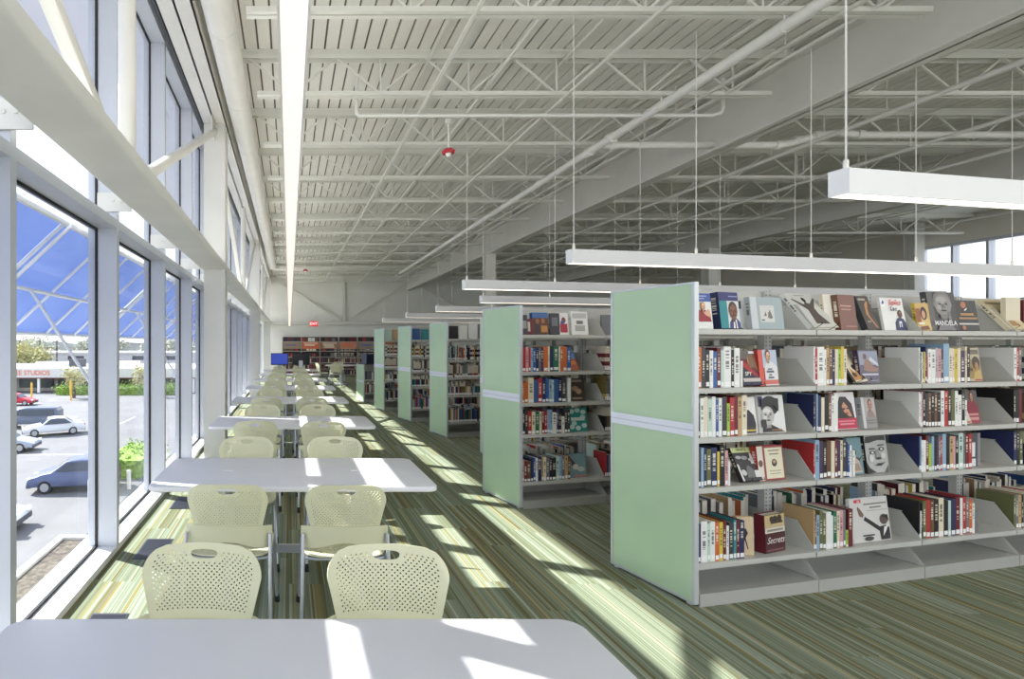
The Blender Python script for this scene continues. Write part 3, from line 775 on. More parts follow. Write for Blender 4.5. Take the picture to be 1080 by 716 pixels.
def face_book(ci, sh, ua, ub, hpx, col, items, label, thick=0.024, yaw=0.0, leanb=0.10, y=0.05, texts=(), wmul=1.0, group='books facing out on the shelves', stand=False):
    cs = CF[ci]; xa, xb = s_of(ua, cs), s_of(ub, cs); xc = (xa + xb) / 2
    Yd = cs.loc[1] + xc * math.sin(TH); w_ = (xb - xa) * wmul; h = hpx * Yd / 560
    B = cs.matrix_world_c @ Matrix.Translation((xc, y, SH[sh] + 0.001 + thick * math.sin(leanb) + (0.004 if stand else 0))) @ Matrix.Rotation(yaw, 4, 'Z') @ Matrix.Rotation(-leanb, 4, 'X')
    Mc = B @ Matrix.Translation((-w_ / 2, thick, 0)) @ Matrix.Rotation(-PI / 2, 4, 'Z') @ Matrix.Diagonal((thick, w_, h, 1))
    o = ob('book', COVER[col]); o.matrix_world = Mc; tag(o, label, 'book', group); inv = Mc.inverted(); COUNT['n'] += 1
    ob('pages', PAGEM, o)
    if items:
        b, ms = pic(items, w_, h); q = ob('cover_picture', b.mesh('cover_picture', ms, fix=False), o); q.matrix_parent_inverse = inv; q.matrix_basis = B @ Matrix.Translation((0, -0.0006, 0))
    for s, cx, cz, sz, colr, *ex in texts:
        me = text_mesh(s, sz * h, bool(ex and ex[0]), ex[1] if len(ex) > 1 else 0.0); me.materials.append(pm(colr)); me.name = 'cover_title'
        q = ob('cover_title', me, o); q.matrix_parent_inverse = inv; q.matrix_basis = B @ Matrix.Translation(((cx - .5) * w_, -0.0006 - 0.00035 * (len(items) + 2), cz * h)) @ RX90
    if stand:
        b = MB(); zt = h * 0.55
        for sx in (-1, 1):
            b.tube([(sx * w_ * .3, -0.035, 0.012), (sx * w_ * .3, -0.035, 0.0), (sx * w_ * .3, thick + 0.006, 0.0), (sx * w_ * .3, thick + 0.006, zt)], 0.0022, 5)
        b.tube([(-w_ * .3, thick + 0.006, zt), (w_ * .3, thick + 0.006, zt)], 0.0022, 5)
        # rear strut down to the shelf
        st = ob('wire_book_stand', b.mesh('wire_book_stand', BLACK)); st.matrix_world = B
        tag(st, stand, 'book stand')
        b2 = MB(); Bi = B.inverted(); foot = cs.matrix_world_c @ Matrix.Translation((xc, y, SH[sh] + 0.003)) @ Matrix.Rotation(yaw, 4, 'Z')
        dep = min(0.12, (thick + zt * math.sin(leanb)) + 0.06)
        for sx in (-1, 1):
            p = Bi @ (foot @ Vector((sx * w_ * .3, dep, 0))); b2.tube([(sx * w_ * .3, thick + 0.006, zt), tuple(p)], 0.0022, 5)
        ob('strut', b2.mesh('strut', BLACK), st)
    return o
SK1, SK2, GR1, GR2 = (112, 72, 52), (206, 164, 132), (150, 150, 148), (196, 196, 192)
DK = (28, 24, 24); WH = (236, 234, 228)
u1 = lambda x: 732 + x / E1
u2 = lambda x: 852 + x / E1
u3 = lambda x: 960 + x / E2
# top shelf, first bay
face_book(0, 0, u1(42), u1(250), 39, 'w', [('r', 0, 1, .76, 1, (70, 92, 156)), ('r', .06, .8, .9, .93, (160, 176, 214)), ('r', .06, .7, .83, .86, (150, 166, 208)), ('p', [(.12, .2), (.14, .5), (.3, .62), (.45, .5), (.5, .2)], (66, 58, 62)), ('p', [(.35, .2), (.4, .48), (.58, .58), (.85, .45), (.95, .2)], (150, 46, 52)), ('p', [(.6, .45), (.85, .55), (.9, .5), (.95, .3), (.7, .38)], (214, 170, 140))] + face(.3, .62, .12, SK2, (190, 160, 110), (110, 60, 50)) + face(.56, .62, .11, SK2, (176, 140, 84), (110, 60, 50)),
          'white book with blue top band and embracing couple, top shelf at the end panel', yaw=0.05)
face_book(0, 0, u1(300), u1(500), 39.5, 'n', [('r', 0, 1, .77, 1, (52, 54, 110)), ('r', 0, .4, 0, .76, (38, 136, 142)), ('r', .4, 1, 0, .76, (214, 216, 214)), ('r', .5, .95, .87, .9, (150, 152, 190))] + bust(.72, .3, .28, (62, 66, 118)) + [('p', [(.62, 0), (.66, .25), (.8, .25), (.84, 0)], (236, 236, 236)), ('p', [(.70, 0), (.71, .2), (.76, .2), (.77, 0)], (40, 40, 50))] + face(.66, .48, .22, (118, 78, 58), (70, 56, 50), (40, 26, 22), .9),
          'thick navy and teal book with a man in a suit on the top shelf', thick=0.055, yaw=0.10, texts=[('The Side', .7, .83, .06, (200, 204, 226))] if False else ())
face_book(0, 0, u1(500), u1(572), 32, 's', [('r', .05, .7, .7, .97, (44, 46, 46)), ('p', [(0, 0), (0, .12), (.6, .06), (.9, .02)], (50, 52, 50))], 'narrow grey book with a black square half hidden behind its neighbour on the top shelf', y=0.085, leanb=0.06)
face_book(0, 0, u1(578), u1(885), 35, 's', [('r', 0, .2, 0, 1, (200, 206, 206)), ('r', .2, 1, 0, 1, (160, 174, 176)), ('r', .28, .72, .22, .74, (206, 206, 200)), ('p', [(.4, .4), (.45, .55), (.48, .42)], (96, 92, 90)), ('e', .57, .45, .05, .1, (110, 104, 100)), ('p', [(.5, .36), (.58, .62), (.66, .36), (.6, .32)], (120, 112, 108)), ('r', .3, .4, .26, .3, (90, 90, 90))], 'wide grey-blue album with a small framed drawing on the top shelf', thick=0.03, yaw=0.05)
face_book(0, 0, 860, 889, 47, 'w', [('r', 0, 1, 0, 1, (206, 206, 198)), ('p', [(.3, .1), (.42, .5), (.2, .72), (.1, .8), (.14, .84), (.44, .66), (.52, .74), (.66, .68), (.95, .86), (.97, .82), (.7, .56), (.68, .4), (.8, .1)], (92, 84, 78)), ('e', .55, .8, .07, .07, (52, 46, 44)), ('r', .3, .7, .92, .94, (150, 148, 140))], 'leaning white book with a dancing figure on a wire stand, top shelf', yaw=0.0, leanb=0.62, y=0.02,
          stand='black wire stand under the leaning book with the dancing figure')
face_book(0, 0, u2(290), u2(368), 39, 'c', [('r', 0, 1, 0, 1, (226, 220, 206))], 'cream book leaning behind a brown one on the top shelf', yaw=-0.1, leanb=0.1, y=0.075)
face_book(0, 0, u2(358), u2(545), 38, 'h', [('r', 0, 1, 0, 1, (128, 86, 74)), ('r', .1, .75, .66, .7, (190, 150, 132)), ('r', .15, .7, .56, .6, (180, 140, 124)), ('r', .3, .95, .08, .12, (170, 120, 108))], 'plain brown book with faint lettering on the top shelf, second bay', thick=0.03, yaw=0.12)
face_book(0, 0, u2(610), u2(725), 38, 'q', [('r', 0, 1, 0, 1, (84, 76, 70)), ('p', [(.35, .45), (.5, .75), (.75, .85), (.8, .8), (.6, .6), (.55, .4), (.9, .05), (.8, .05), (.45, .35)], (196, 142, 96)), ('r', .1, .7, .86, .92, (190, 180, 170)), ('r', .2, .5, .2, .24, (170, 160, 150))], 'dark book with a lit dancer on its cover on the top shelf, second bay', thick=0.034, yaw=0.05, leanb=0.3)
face_book(0, 0, 943.5, 968.4, 35.5, 'w', [('r', 0, .22, .72, .98, (240, 240, 240)), ('p', [(.05, .82), (.12, .94), (.17, .86), (.12, .8)], (60, 80, 130)), ('p', [(.5, 0), (.52, .24), (.62, .36), (.75, .4), (.9, .36), (1, .22), (1, 0)], (56, 60, 96)), ('r', .68, .8, .1, .28, (230, 230, 236)), ('r', .715, .765, .1, .22, (56, 60, 96))] + face(.77, .5, .11, (124, 84, 66), (44, 38, 40), DK), 'white magazine-like book with red and black title lettering on the top shelf', thick=0.014, yaw=0.02, leanb=0.14, y=0.05,
          texts=[('Spike', .58, .85, .24, (206, 40, 48), True, .2), ('Lee', .48, .66, .2, (38, 36, 40), True, .2)])
face_book(0, 0, u3(176), u3(315), 30, 'y', [('r', 0, 1, 0, 1, (206, 172, 104)), ('r', 0, .3, .3, .8, (150, 84, 62)), ('p', [(.25, .1), (.35, .45), (.6, .5), (.85, .35), (.95, .05)], (214, 186, 118)), ('e', .52, .62, .22, .24, (52, 36, 32)), ('e', .5, .58, .12, .15, (206, 156, 120)), ('r', .1, .5, .22, .3, (236, 228, 206)), ('p', [(.1, 0), (.2, .14), (.7, .18), (.8, .05)], (120, 72, 52))], 'yellow book showing a dark-haired woman, between two larger covers on the top shelf', thick=0.018, leanb=.12)
face_book(0, 0, u3(302), u3(572), 42, 'q', [('r', 0, 1, 0, 1, (70, 68, 66)), ('r', .0, .2, 0, 1, (96, 94, 90))] + face(.52, .68, .30, (142, 138, 134), (120, 118, 114), (44, 42, 42), .98) + [('p', [(.2, 0), (.3, .16), (.7, .16), (.85, 0)], (120, 118, 116)), ('p', [(.62, .2), (.66, .48), (.72, .48), (.74, .2)], (128, 124, 120)), ('e', .5, .36, .16, .05, (126, 122, 118))], 'tall dark grey book with a large face, tallest on the top shelf', thick=0.03, leanb=.12,
          texts=[('MANDELA', .5, .185, .17, (240, 240, 238), True)])
face_book(0, 0, u3(572), u3(765), 33, 'k', [('r', 0, 1, 0, 1, (54, 54, 50)), ('p', [(.15, .4), (.3, .75), (.6, .75), (.85, .4)], (36, 36, 36)), ('e', .36, .85, .13, .11, (188, 116, 84)), ('p', [(.36, .68), (.5, .76), (.52, .72), (.4, .64)], (226, 224, 218)), ('r', .15, .8, .5, .58, (176, 134, 74)), ('r', .05, .95, .38, .44, (170, 130, 76)), ('r', .0, .98, .2, .25, (206, 204, 196)), ('e', .22, .1, .09, .07, (170, 110, 80))], 'black book with gold lettering beside the tallest grey cover on the top shelf', thick=0.024, leanb=.12)
face_book(0, 0, 1069.5, 1091, 40, 'c', [('r', 0, 1, 0, 1, (214, 200, 162)), ('e', .5, .5, .14, .12, (90, 60, 44)), ('p', [(.3, .1), (.4, .42), (.6, .42), (.72, .1)], (176, 140, 96)), ('r', .1, .9, .82, .9, (150, 134, 100))], 'tan leaning book past the third bay bracket on the top shelf', yaw=0.0, leanb=0.6, y=0.02, stand='black wire stand under the tan leaning book on the top shelf')
# second shelf
face_book(0, 1, u1(452), u1(655), 38, 'd', [('r', 0, 1, .75, 1, (104, 96, 92)), ('r', 0, 1, 0, .18, (42, 44, 70)), ('p', [(0, .18), (0, .7), (.75, .28), (.75, .18)], (40, 38, 52)), ('p', [(0, .7), (0, .82), (.5, .6), (.85, .28), (.7, .28)], (170, 44, 42)), ('e', .72, .68, .2, .18, (176, 134, 98)), ('p', [(.55, .5), (.8, .5), (.95, .35), (.95, .8), (.85, .86), (.6, .86)], (130, 96, 70)), ('r', .66, .92, .9, .97, (220, 224, 226)), ('r', .15, .95, .1, .2, (196, 190, 182))], 'dark red thriller with slanted white title, leaning on a wire stand on the second shelf', yaw=0.05, leanb=0.22, y=0.03,
          texts=[('SPY', .42, .32, .16, (236, 232, 224), True, .15)], stand='black wire stand under the dark red book on the second shelf')
face_book(0, 1, u1(642), u1(840), 38.5, 'r', [('r', 0, .24, 0, 1, (214, 92, 78)), ('r', .24, 1, .5, 1, (186, 200, 214)), ('p', [(.3, .0), (.3, .5), (.45, .66), (.75, .66), (1, .5), (1, 0)], (222, 222, 220)), ('r', .26, 1, .04, .16, (206, 110, 98)), ('r', .45, .7, .44, .48, (96, 100, 116)), ('r', .38, .78, .36, .42, (96, 100, 116)), ('r', .5, .65, .28, .32, (96, 100, 116)), ('r', .45, .75, .2, .25, (96, 100, 116))] + face(.5, .82, .15, (206, 160, 132), (110, 80, 60), (90, 50, 44)), 'pale book with red spine and a man in white shirt on the second shelf', thick=0.03, yaw=0.12, leanb=0.08)
face_book(0, 1, u2(455), u2(585), 34, 'k', [('r', 0, 1, 0, 1, (224, 212, 188)), ('p', [(.1, .05), (.3, .5), (.5, .3), (.75, .7), (.95, .6), (.9, .1)], (190, 138, 84)), ('e', .25, .75, .12, .1, (56, 44, 40)), ('e', .6, .5, .12, .1, (60, 46, 40)), ('e', .35, .25, .13, .08, (70, 52, 44)), ('p', [(.7, .1), (.8, .35), (.95, .3), (.95, .1)], (48, 40, 40)), ('r', 0, .12, 0, 1, (40, 38, 42))], 'patterned black and orange book leaning on a wire stand on the second shelf', yaw=0.0, leanb=0.5, y=0.03, stand='black wire stand under the patterned book on the second shelf')
face_book(0, 1, u2(545), u2(740), 36, 'p', [('r', 0, 1, 0, 1, (104, 100, 116)), ('r', .04, .96, .55, .96, (150, 156, 172)), ('p', [(.2, .4), (.3, .7), (.5, .72), (.7, .5), (.95, .45), (.9, .35), (.5, .35)], (158, 124, 110)), ('e', .32, .8, .09, .09, (124, 92, 78)), ('p', [(.5, .7), (.95, .5), (.95, .58), (.6, .8)], (206, 210, 218)), ('r', .1, .9, .24, .3, (196, 194, 204)), ('r', .25, .85, .07, .1, (150, 146, 160))], 'purple-grey book with a man reaching by the water on the second shelf', thick=0.026, yaw=0.06)
face_book(0, 1, u3(612), u3(800), 36, 'a', [('r', 0, 1, 0, 1, (190, 178, 146)), ('r', .04, .96, .8, .94, (110, 104, 84)), ('r', .18, .95, .08, .66, (158, 132, 78)), ('e', .74, .54, .22, .2, (70, 58, 52)), ('e', .76, .44, .1, .13, (176, 132, 86)), ('p', [(.5, .08), (.6, .28), (.9, .34), (1, .08)], (196, 168, 96)), ('r', .28, .5, .3, .4, (96, 66, 46)), ('p', [(0, .02), (.04, .3), (.12, .45), (.2, .3), (.16, .02)], (82, 44, 36)), ('r', .55, .98, .02, .06, (176, 64, 52))], 'tan book with a gold painted woman facing out, third bay of the second shelf', thick=0.03, yaw=0.05)
# middle shelf
face_book(0, 2, u1(492), u1(640), 39, 'w', [('r', 0, 1, 0, 1, (230, 228, 222)), ('p', [(.12, .02), (.14, .4), (.3, .62), (.55, .66), (.85, .5), (.95, .25), (.9, .02)], (46, 44, 54)), ('p', [(.02, .55), (.15, .5), (.1, .4), (.02, .42)], (225, 225, 220)), ('r', .24, .92, .07, .12, (200, 176, 72)), ('r', .24, .9, .15, .2, (70, 66, 60))] + face(.36, .84, .15, (168, 116, 88), (50, 38, 34), (60, 34, 30), .8), 'white book with a woman in a dark suit facing out on the middle shelf', thick=0.02, yaw=0.04)
face_book(0, 2, u1(650), u1(895), 40, 'w', [('r', 0, 1, 0, 1, (226, 226, 222)), ('r', 0, .2, .0, 1, (196, 196, 192)), ('r', .02, .2, .7, .98, (66, 62, 92)), ('p', [(.1, .02), (.12, .16), (.4, .24), (.6, .16), (.95, .02)], (52, 48, 46)), ('e', .46, .72, .34, .26, (48, 46, 46))] + face(.34, .48, .26, (186, 184, 180), (48, 46, 46), (36, 34, 34), .9, cap=False) + [('p', [(.1, .62), (.3, .78), (.6, .72), (.75, .55), (.78, .9), (.4, .97), (.12, .9)], (50, 48, 48)), ('r', .06, .24, .15, .36, (58, 54, 56)), ('r', .4, .8, .06, .09, (160, 120, 70))], 'white book with a big grey portrait under bushy dark hair on the middle shelf', thick=0.03, yaw=0.04)
face_book(0, 2, u2(302), u2(535), 39.5, 'm', [('r', 0, 1, 0, 1, (226, 222, 220)), ('r', 0, .16, .4, 1, (166, 40, 76)), ('r', .14, 1, .02, .3, (186, 52, 76)), ('p', [(.2, .3), (.22, .6), (.36, .88), (.62, .88), (.85, .68), (.92, .3)], (56, 50, 50)), ('p', [(.42, .62), (.52, .74), (.66, .62), (.82, .34), (.7, .34), (.5, .46)], (204, 150, 120)), ('e', .5, .55, .05, .03, (70, 40, 36)), ('e', .64, .56, .05, .02, (70, 40, 36)), ('e', .6, .43, .07, .025, (150, 70, 66)), ('r', .2, .9, .2, .24, (224, 130, 140)), ('r', .25, .85, .12, .17, (224, 140, 150))], 'white and rose-red book with a hooded woman facing out on the middle shelf', thick=0.032, yaw=0.06)
face_book(0, 2, u2(575), u2(705), 33, 's', [('r', 0, 1, 0, 1, (150, 146, 144)), ('r', 0, .2, 0, 1, (206, 206, 204)), ('r', .24, .96, .36, .97, (186, 176, 170)), ('p', [(.28, .36), (.36, .55), (.6, .62), (.82, .5), (.92, .36)], (150, 130, 128)), ('r', .26, .9, .24, .27, (110, 108, 108)), ('r', .26, .9, .16, .19, (110, 108, 108))] + face(.58, .76, .16, (176, 132, 118), (110, 80, 70), (70, 50, 46), .85), 'small grey book with a portrait, alone before the bracket on the middle shelf', thick=0.03, yaw=0.04)
face_book(0, 2, u3(584), u3(690), 36, 'w', [('r', 0, 1, 0, 1, (212, 204, 192)), ('p', [(.0, .98), (.0, .8), (.35, .6), (.5, .2), (.8, .3), (.7, .7), (.3, .98)], (56, 58, 54)), ('p', [(.1, .1), (.15, .5), (.4, .5), (.5, .1)], (190, 124, 76)), ('r', .1, .9, .02, .08, (190, 120, 64))], 'white and dark swooping book leaning beside a red one on the middle shelf', yaw=0.2, leanb=0.25, y=0.04)
face_book(0, 2, u3(678), u3(800), 35, 'd', [('r', 0, 1, 0, 1, (96, 88, 84)), ('p', [(0, .3), (.1, .6), (.35, .7), (.65, .7), (.95, .55), (1, .3)], (132, 36, 50)), ('r', 0, 1, .0, .32, (150, 62, 70)), ('r', .1, .9, .24, .29, (206, 150, 140)), ('r', .1, .9, .1, .18, (206, 150, 140))] + face(.5, .82, .13, (190, 138, 112), (70, 50, 44), (70, 40, 36)), 'book with a person in dark red facing out, third bay of the middle shelf', thick=0.03, y=0.065)
# fourth shelf
face_book(0, 3, u1(478), u1(652), 36, 'k', [('r', 0, 1, 0, 1, (56, 56, 54)), ('r', 0, 1, .84, 1, (206, 214, 150)), ('r', 0, .1, 0, .5, (216, 216, 208)), ('p', [(.75, .5), (.95, .5), (.95, .8), (.85, .84)], (206, 206, 200)), ('e', .22, .7, .14, .05, (180, 180, 176)), ('e', .5, .68, .16, .06, (150, 150, 148)), ('e', .8, .62, .13, .05, (190, 190, 186)), ('p', [(.3, .1), (.4, .4), (.55, .46), (.75, .3), (.8, .1)], (110, 110, 108)), ('p', [(.7, .1), (.75, .3), (.97, .3), (.97, .1)], (214, 214, 208)), ('e', .2, .25, .12, .09, (200, 200, 194))], 'black and white photo book with pale green title strip, leaning on the fourth shelf', yaw=0.0, leanb=0.42, y=0.03,
          texts=[('WHITE', .5, .92, .12, (70, 84, 50), True)], stand='black wire stand under the black and white photo book on the fourth shelf')
face_book(0, 3, u1(642), u1(892), 36.5, 'r', [('r', 0, .22, 0, 1, (222, 214, 200)), ('e', .11, .5, .08, .1, (110, 80, 66)), ('r', .22, 1, 0, 1, (150, 66, 64)), ('r', .29, .95, .05, .94, (226, 220, 190)), ('e', .62, .5, .1, .11, (84, 66, 56)), ('e', .62, .53, .05, .05, (190, 160, 130)), ('r', .42, .84, .84, .87, (140, 110, 96)), ('r', .45, .8, .74, .77, (140, 110, 96)), ('r', .4, .85, .26, .28, (160, 140, 116)), ('r', .42, .82, .18, .2, (160, 140, 116))], 'cream book with red border and tiny oval portrait on the fourth shelf', thick=0.034, yaw=0.05)
face_book(0, 3, u2(420), u2(590), 39, 't', [('r', 0, 1, 0, 1, (112, 144, 150)), ('e', .55, .6, .12, .08, (36, 34, 36)), ('p', [(.3, .05), (.42, .4), (.5, .52), (.62, .52), (.75, .4), (.9, .05)], (196, 178, 160)), ('p', [(.6, .5), (.8, .42), (.95, .5), (.95, .46), (.8, .36), (.65, .42)], (60, 50, 46)), ('p', [(.3, .1), (.45, .3), (.7, .3), (.85, .1)], (160, 140, 122))], 'teal book with a small figure seen from behind on the fourth shelf', thick=0.022, yaw=0.05)
face_book(0, 3, u2(605), u2(815), 40, 'k', [('r', 0, 1, 0, 1, (178, 178, 174)), ('p', [(0, .8), (.06, .96), (.5, .98), (.95, .98), (.97, .84), (.6, .86), (.2, .8)], (58, 56, 54)), ('p', [(.0, 0), (0, .3), (.12, .14), (.4, .02)], (44, 44, 44)), ('p', [(.75, 0), (.97, .2), (.97, 0)], (96, 96, 94)), ('e', .3, .54, .13, .05, (52, 50, 50)), ('e', .72, .62, .13, .055, (52, 50, 50)), ('e', .3, .54, .06, .03, (210, 210, 206)), ('e', .72, .62, .06, .03, (210, 210, 206)), ('p', [(.14, .62), (.42, .62), (.42, .66), (.16, .66)], (66, 64, 62)), ('p', [(.56, .7), (.86, .72), (.86, .75), (.58, .74)], (66, 64, 62)), ('p', [(.46, .62), (.56, .62), (.66, .42), (.56, .37), (.42, .4)], (146, 146, 142)), ('e', .54, .38, .12, .035, (62, 60, 60)), ('p', [(.34, .2), (.5, .26), (.62, .25), (.84, .28), (.6, .18)], (60, 56, 56)), ('e', .2, .4, .1, .1, (206, 206, 202)), ('e', .75, .45, .1, .08, (206, 206, 202))], 'black and white book filled by a close-up face on the fourth shelf', thick=0.034, yaw=0.05)
face_book(0, 3, u3(635), u3(765), 36, 'q', [('r', 0, 1, 0, 1, (80, 80, 84)), ('r', .05, .62, .3, .72, (228, 228, 230)), ('r', .2, .66, .02, .24, (226, 226, 226)), ('r', .78, .98, 0, 1, (140, 138, 140))], 'thick dark grey case with a white label at the end of the fourth shelf', thick=0.1, yaw=0.0, leanb=0.0)
# lowest shelf
face_book(0, 4, 732 + 440 / 7.954, 732 + 560 / 7.954, 41, 'a', [('r', 0, 1, 0, 1, (206, 184, 150)), ('e', .46, .76, .05, .04, (44, 36, 34)), ('p', [(.36, .68), (.56, .7), (.68, .58), (.6, .5), (.55, .45), (.7, .16), (.64, .16), (.5, .4), (.36, .16), (.3, .16), (.42, .46), (.24, .56), (.3, .62), (.16, .72), (.2, .75)], (48, 38, 36)), ('r', .0, .08, 0, 1, (150, 84, 84))], 'tan book with a slender black standing figure on the lowest shelf', thick=0.022, yaw=-0.25, leanb=0.03)
face_book(0, 4, 732 + 655 / 7.954, 732 + 858 / 7.954, 40, 'd', [('r', 0, 1, .66, 1, (196, 176, 128)), ('e', .35, .88, .1, .08, (70, 58, 48)), ('e', .52, .87, .12, .1, (60, 50, 44)), ('e', .74, .88, .12, .1, (66, 54, 46)), ('r', .3, .9, .76, .82, (70, 58, 48)), ('r', 0, 1, .52, .66, (214, 210, 196)), ('r', 0, 1, 0, .52, (76, 36, 40)), ('r', .1, .9, .56, .62, (150, 140, 124)), ('r', .08, .9, .05, .09, (130, 84, 84))], 'thick dark red and tan book with white script title on the lowest shelf', thick=0.055, yaw=0.12, leanb=0.03,
          texts=[('Secrets', .5, .32, .24, (238, 230, 222), False, .4)])
face_book(0, 4, 852 + 412 / 7.954, 852 + 545 / 7.954, 38, 'w', [('r', 0, 1, 0, 1, (206, 202, 192)), ('r', .3, .9, .82, .92, (190, 180, 168))] + bust(.55, .34, .4, (48, 44, 44)) + [('p', [(.5, .18), (.55, .34), (.7, .32)], (230, 230, 226))] + face(.48, .52, .19, (112, 88, 76), (40, 36, 36), DK, .85), 'grey book with a dark-suited man, half behind the raised-arm cover, lowest shelf', thick=0.02, y=0.075, yaw=0.05)
face_book(0, 4, 852 + 455 / 7.954, 852 + 802 / 7.954, 46, 'w', [('r', 0, 1, 0, 1, (208, 206, 200)), ('r', .12, .3, .9, .97, (206, 44, 66)), ('p', [(.72, .02), (.7, .22), (.32, .5), (.36, .58), (.72, .32), (.88, .34), (.97, .28), (.97, .02)], (40, 38, 40)), ('p', [(.18, .76), (.22, .6), (.3, .56), (.34, .62), (.28, .72), (.2, .82)], (120, 96, 84)), ('e', .84, .48, .11, .12, (96, 76, 68)), ('p', [(.76, .56), (.95, .58), (.97, .42), (.9, .5)], (36, 34, 36)), ('p', [(.78, .1), (.82, .3), (.94, .34), (.86, .2)], (226, 226, 224)), ('r', .35, .95, .84, .87, (120, 116, 112)), ('r', .5, .8, .76, .79, (120, 116, 112)), ('r', .4, .95, .7, .71, (150, 146, 140)), ('r', .25, .55, .14, .17, (50, 48, 48)), ('e', .4, .08, .12, .05, (70, 66, 66))], 'large white commemorative magazine with a man raising his arm on the lowest shelf', thick=0.016, yaw=0.04, leanb=0.10,
          texts=[('LIFE', .21, .935, .055, (245, 240, 240), True)])
# second bookcase, first bay
v2 = lambda x: 500 + x / 5.97
face_book(1, 0, v2(314), v2(356), 21, 'q', [('r', .1, .9, .3, .7, (150, 150, 146))], 'narrow grey book at the end panel on the top shelf of the second bookcase', thick=.03, yaw=-.3)
face_book(1, 0, v2(360), v2(395), 17, 'd', [('r', .1, .5, .2, .8, (200, 190, 170))], 'small maroon book on the top shelf of the second bookcase', yaw=-.2)
face_book(1, 0, v2(396), v2(496), 23.5, 'b', [('r', 0, 1, .75, 1, (70, 104, 160)), ('r', 0, 1, 0, .75, (96, 64, 48)), ('e', .3, .6, .12, .12, (150, 100, 70)), ('e', .65, .62, .12, .12, (160, 106, 72)), ('r', .5, .9, .1, .4, (190, 130, 70)), ('r', .1, .4, .05, .45, (70, 60, 66))], 'blue and brown book with two faces on the top shelf of the second bookcase', thick=.04)
face_book(1, 0, v2(508), v2(560), 23, 'q', [('r', .2, .8, .4, .8, (110, 110, 116))], 'charcoal book on the top shelf of the second bookcase', thick=.03, yaw=-.3)
face_book(1, 0, v2(556), v2(622), 23.5, 'w', [('r', .2, .9, .1, .5, (176, 56, 72)), ('e', .55, .66, .2, .14, (120, 76, 60)), ('r', .25, .6, .5, .62, (70, 84, 150))], 'white book with a red-clothed figure on the top shelf of the second bookcase', thick=.02)
face_book(1, 0, v2(642), v2(746), 25, 'w', [('r', .08, .92, .7, .92, (190, 190, 186)), ('r', .3, .7, .45, .6, (120, 120, 118)), ('r', .2, .8, .15, .4, (176, 176, 172))], 'white typographic book nearest the bracket on the top shelf of the second bookcase', thick=.03)
face_book(1, 1, v2(622), v2(704), 21, 'o', [('r', 0, 1, .6, 1, (96, 136, 186)), ('r', 0, 1, 0, .6, (176, 92, 52)), ('r', .1, .8, .3, .5, (206, 130, 72))], 'orange landscape book leaning on the second shelf of the second bookcase', yaw=.35, leanb=.35)
face_book(1, 2, v2(622), v2(726), 24, 'k', [('r', 0, 1, 0, 1, (62, 50, 44)), ('r', .15, .85, .84, .94, (150, 140, 126)), ('e', .4, .55, .2, .12, (150, 120, 96)), ('e', .62, .42, .18, .12, (170, 140, 110)), ('r', .2, .8, .08, .16, (150, 136, 120))], 'dark brown cover facing out on the middle shelf of the second bookcase', thick=.03)
face_book(1, 3, v2(620), v2(742), 25, 't', [('r', 0, 1, 0, 1, (40, 140, 130))] + [('e', x, z, .14, .1, (196, 220, 214)) for x, z in ((.2, .85), (.5, .9), (.8, .82), (.18, .2), (.5, .15), (.82, .25), (.3, .35), (.75, .6))] + [('r', .15, .85, .46, .6, (220, 230, 226))], 'bright teal patterned cover facing out on the fourth shelf of the second bookcase', thick=.02)
face_book(1, 4, v2(622), v2(736), 25, 't', [('r', 0, 1, 0, 1, (118, 150, 152)), ('p', [(.1, .9), (.3, .7), (.5, .5), (.2, .5)], (70, 62, 66)), ('e', .4, .45, .16, .12, (206, 196, 180)), ('e', .7, .35, .2, .1, (190, 196, 190)), ('r', .3, .95, .03, .1, (196, 120, 110))], 'grey-teal cover facing out on the lowest shelf of the second bookcase', thick=.02)

# further bookcases: the first bay of the fourth one book by book, everything else in one mass
def filler(ci, bay, sh, side, rng):
    x = 0.014; end = BAY - 0.02 - (rng.uniform(0.05, 0.3))
    while True:
        wd = rng.choice((0.016, 0.02, 0.024, 0.028, 0.034, 0.042))
        if x + wd > end: break
        yield x, wd, rng.uniform(0.19, 0.25), rng.uniform(0.14, 0.19), rng.choice('wwwcckkknnbblrrdgoyteehaqqivps')
        x += wd + (0.0 if rng.random() < 0.93 else 0.03)
STF = MB(); keys = list(PAL); NK = len(keys)
def stuff_book(Mx, x, wd, y, d, z, h, col, sticker):
    mi = keys.index(col)
    b = MB(); b.box(x, x + wd, y, y + d, z, z + h)
    vs = [Mx @ Vector(v) for v in b.v]; o = len(STF.v); STF.v += [tuple(v) for v in vs]
    for q, f in enumerate(b.f):
        STF.f.append([i + o for i in f]); STF.m.append(NK if q in (1, 3) else mi)
    if sticker:
        s = [Mx @ Vector(p) for p in ((x + .001, y - .001, z + .008), (x + wd - .001, y - .001, z + .008), (x + wd - .001, y - .001, z + .042), (x + .001, y - .001, z + .042))]
        STF.add(s, [(0, 1, 2, 3)], NK + 1)
rng = random.Random(11)
left = 300 - COUNT['n']
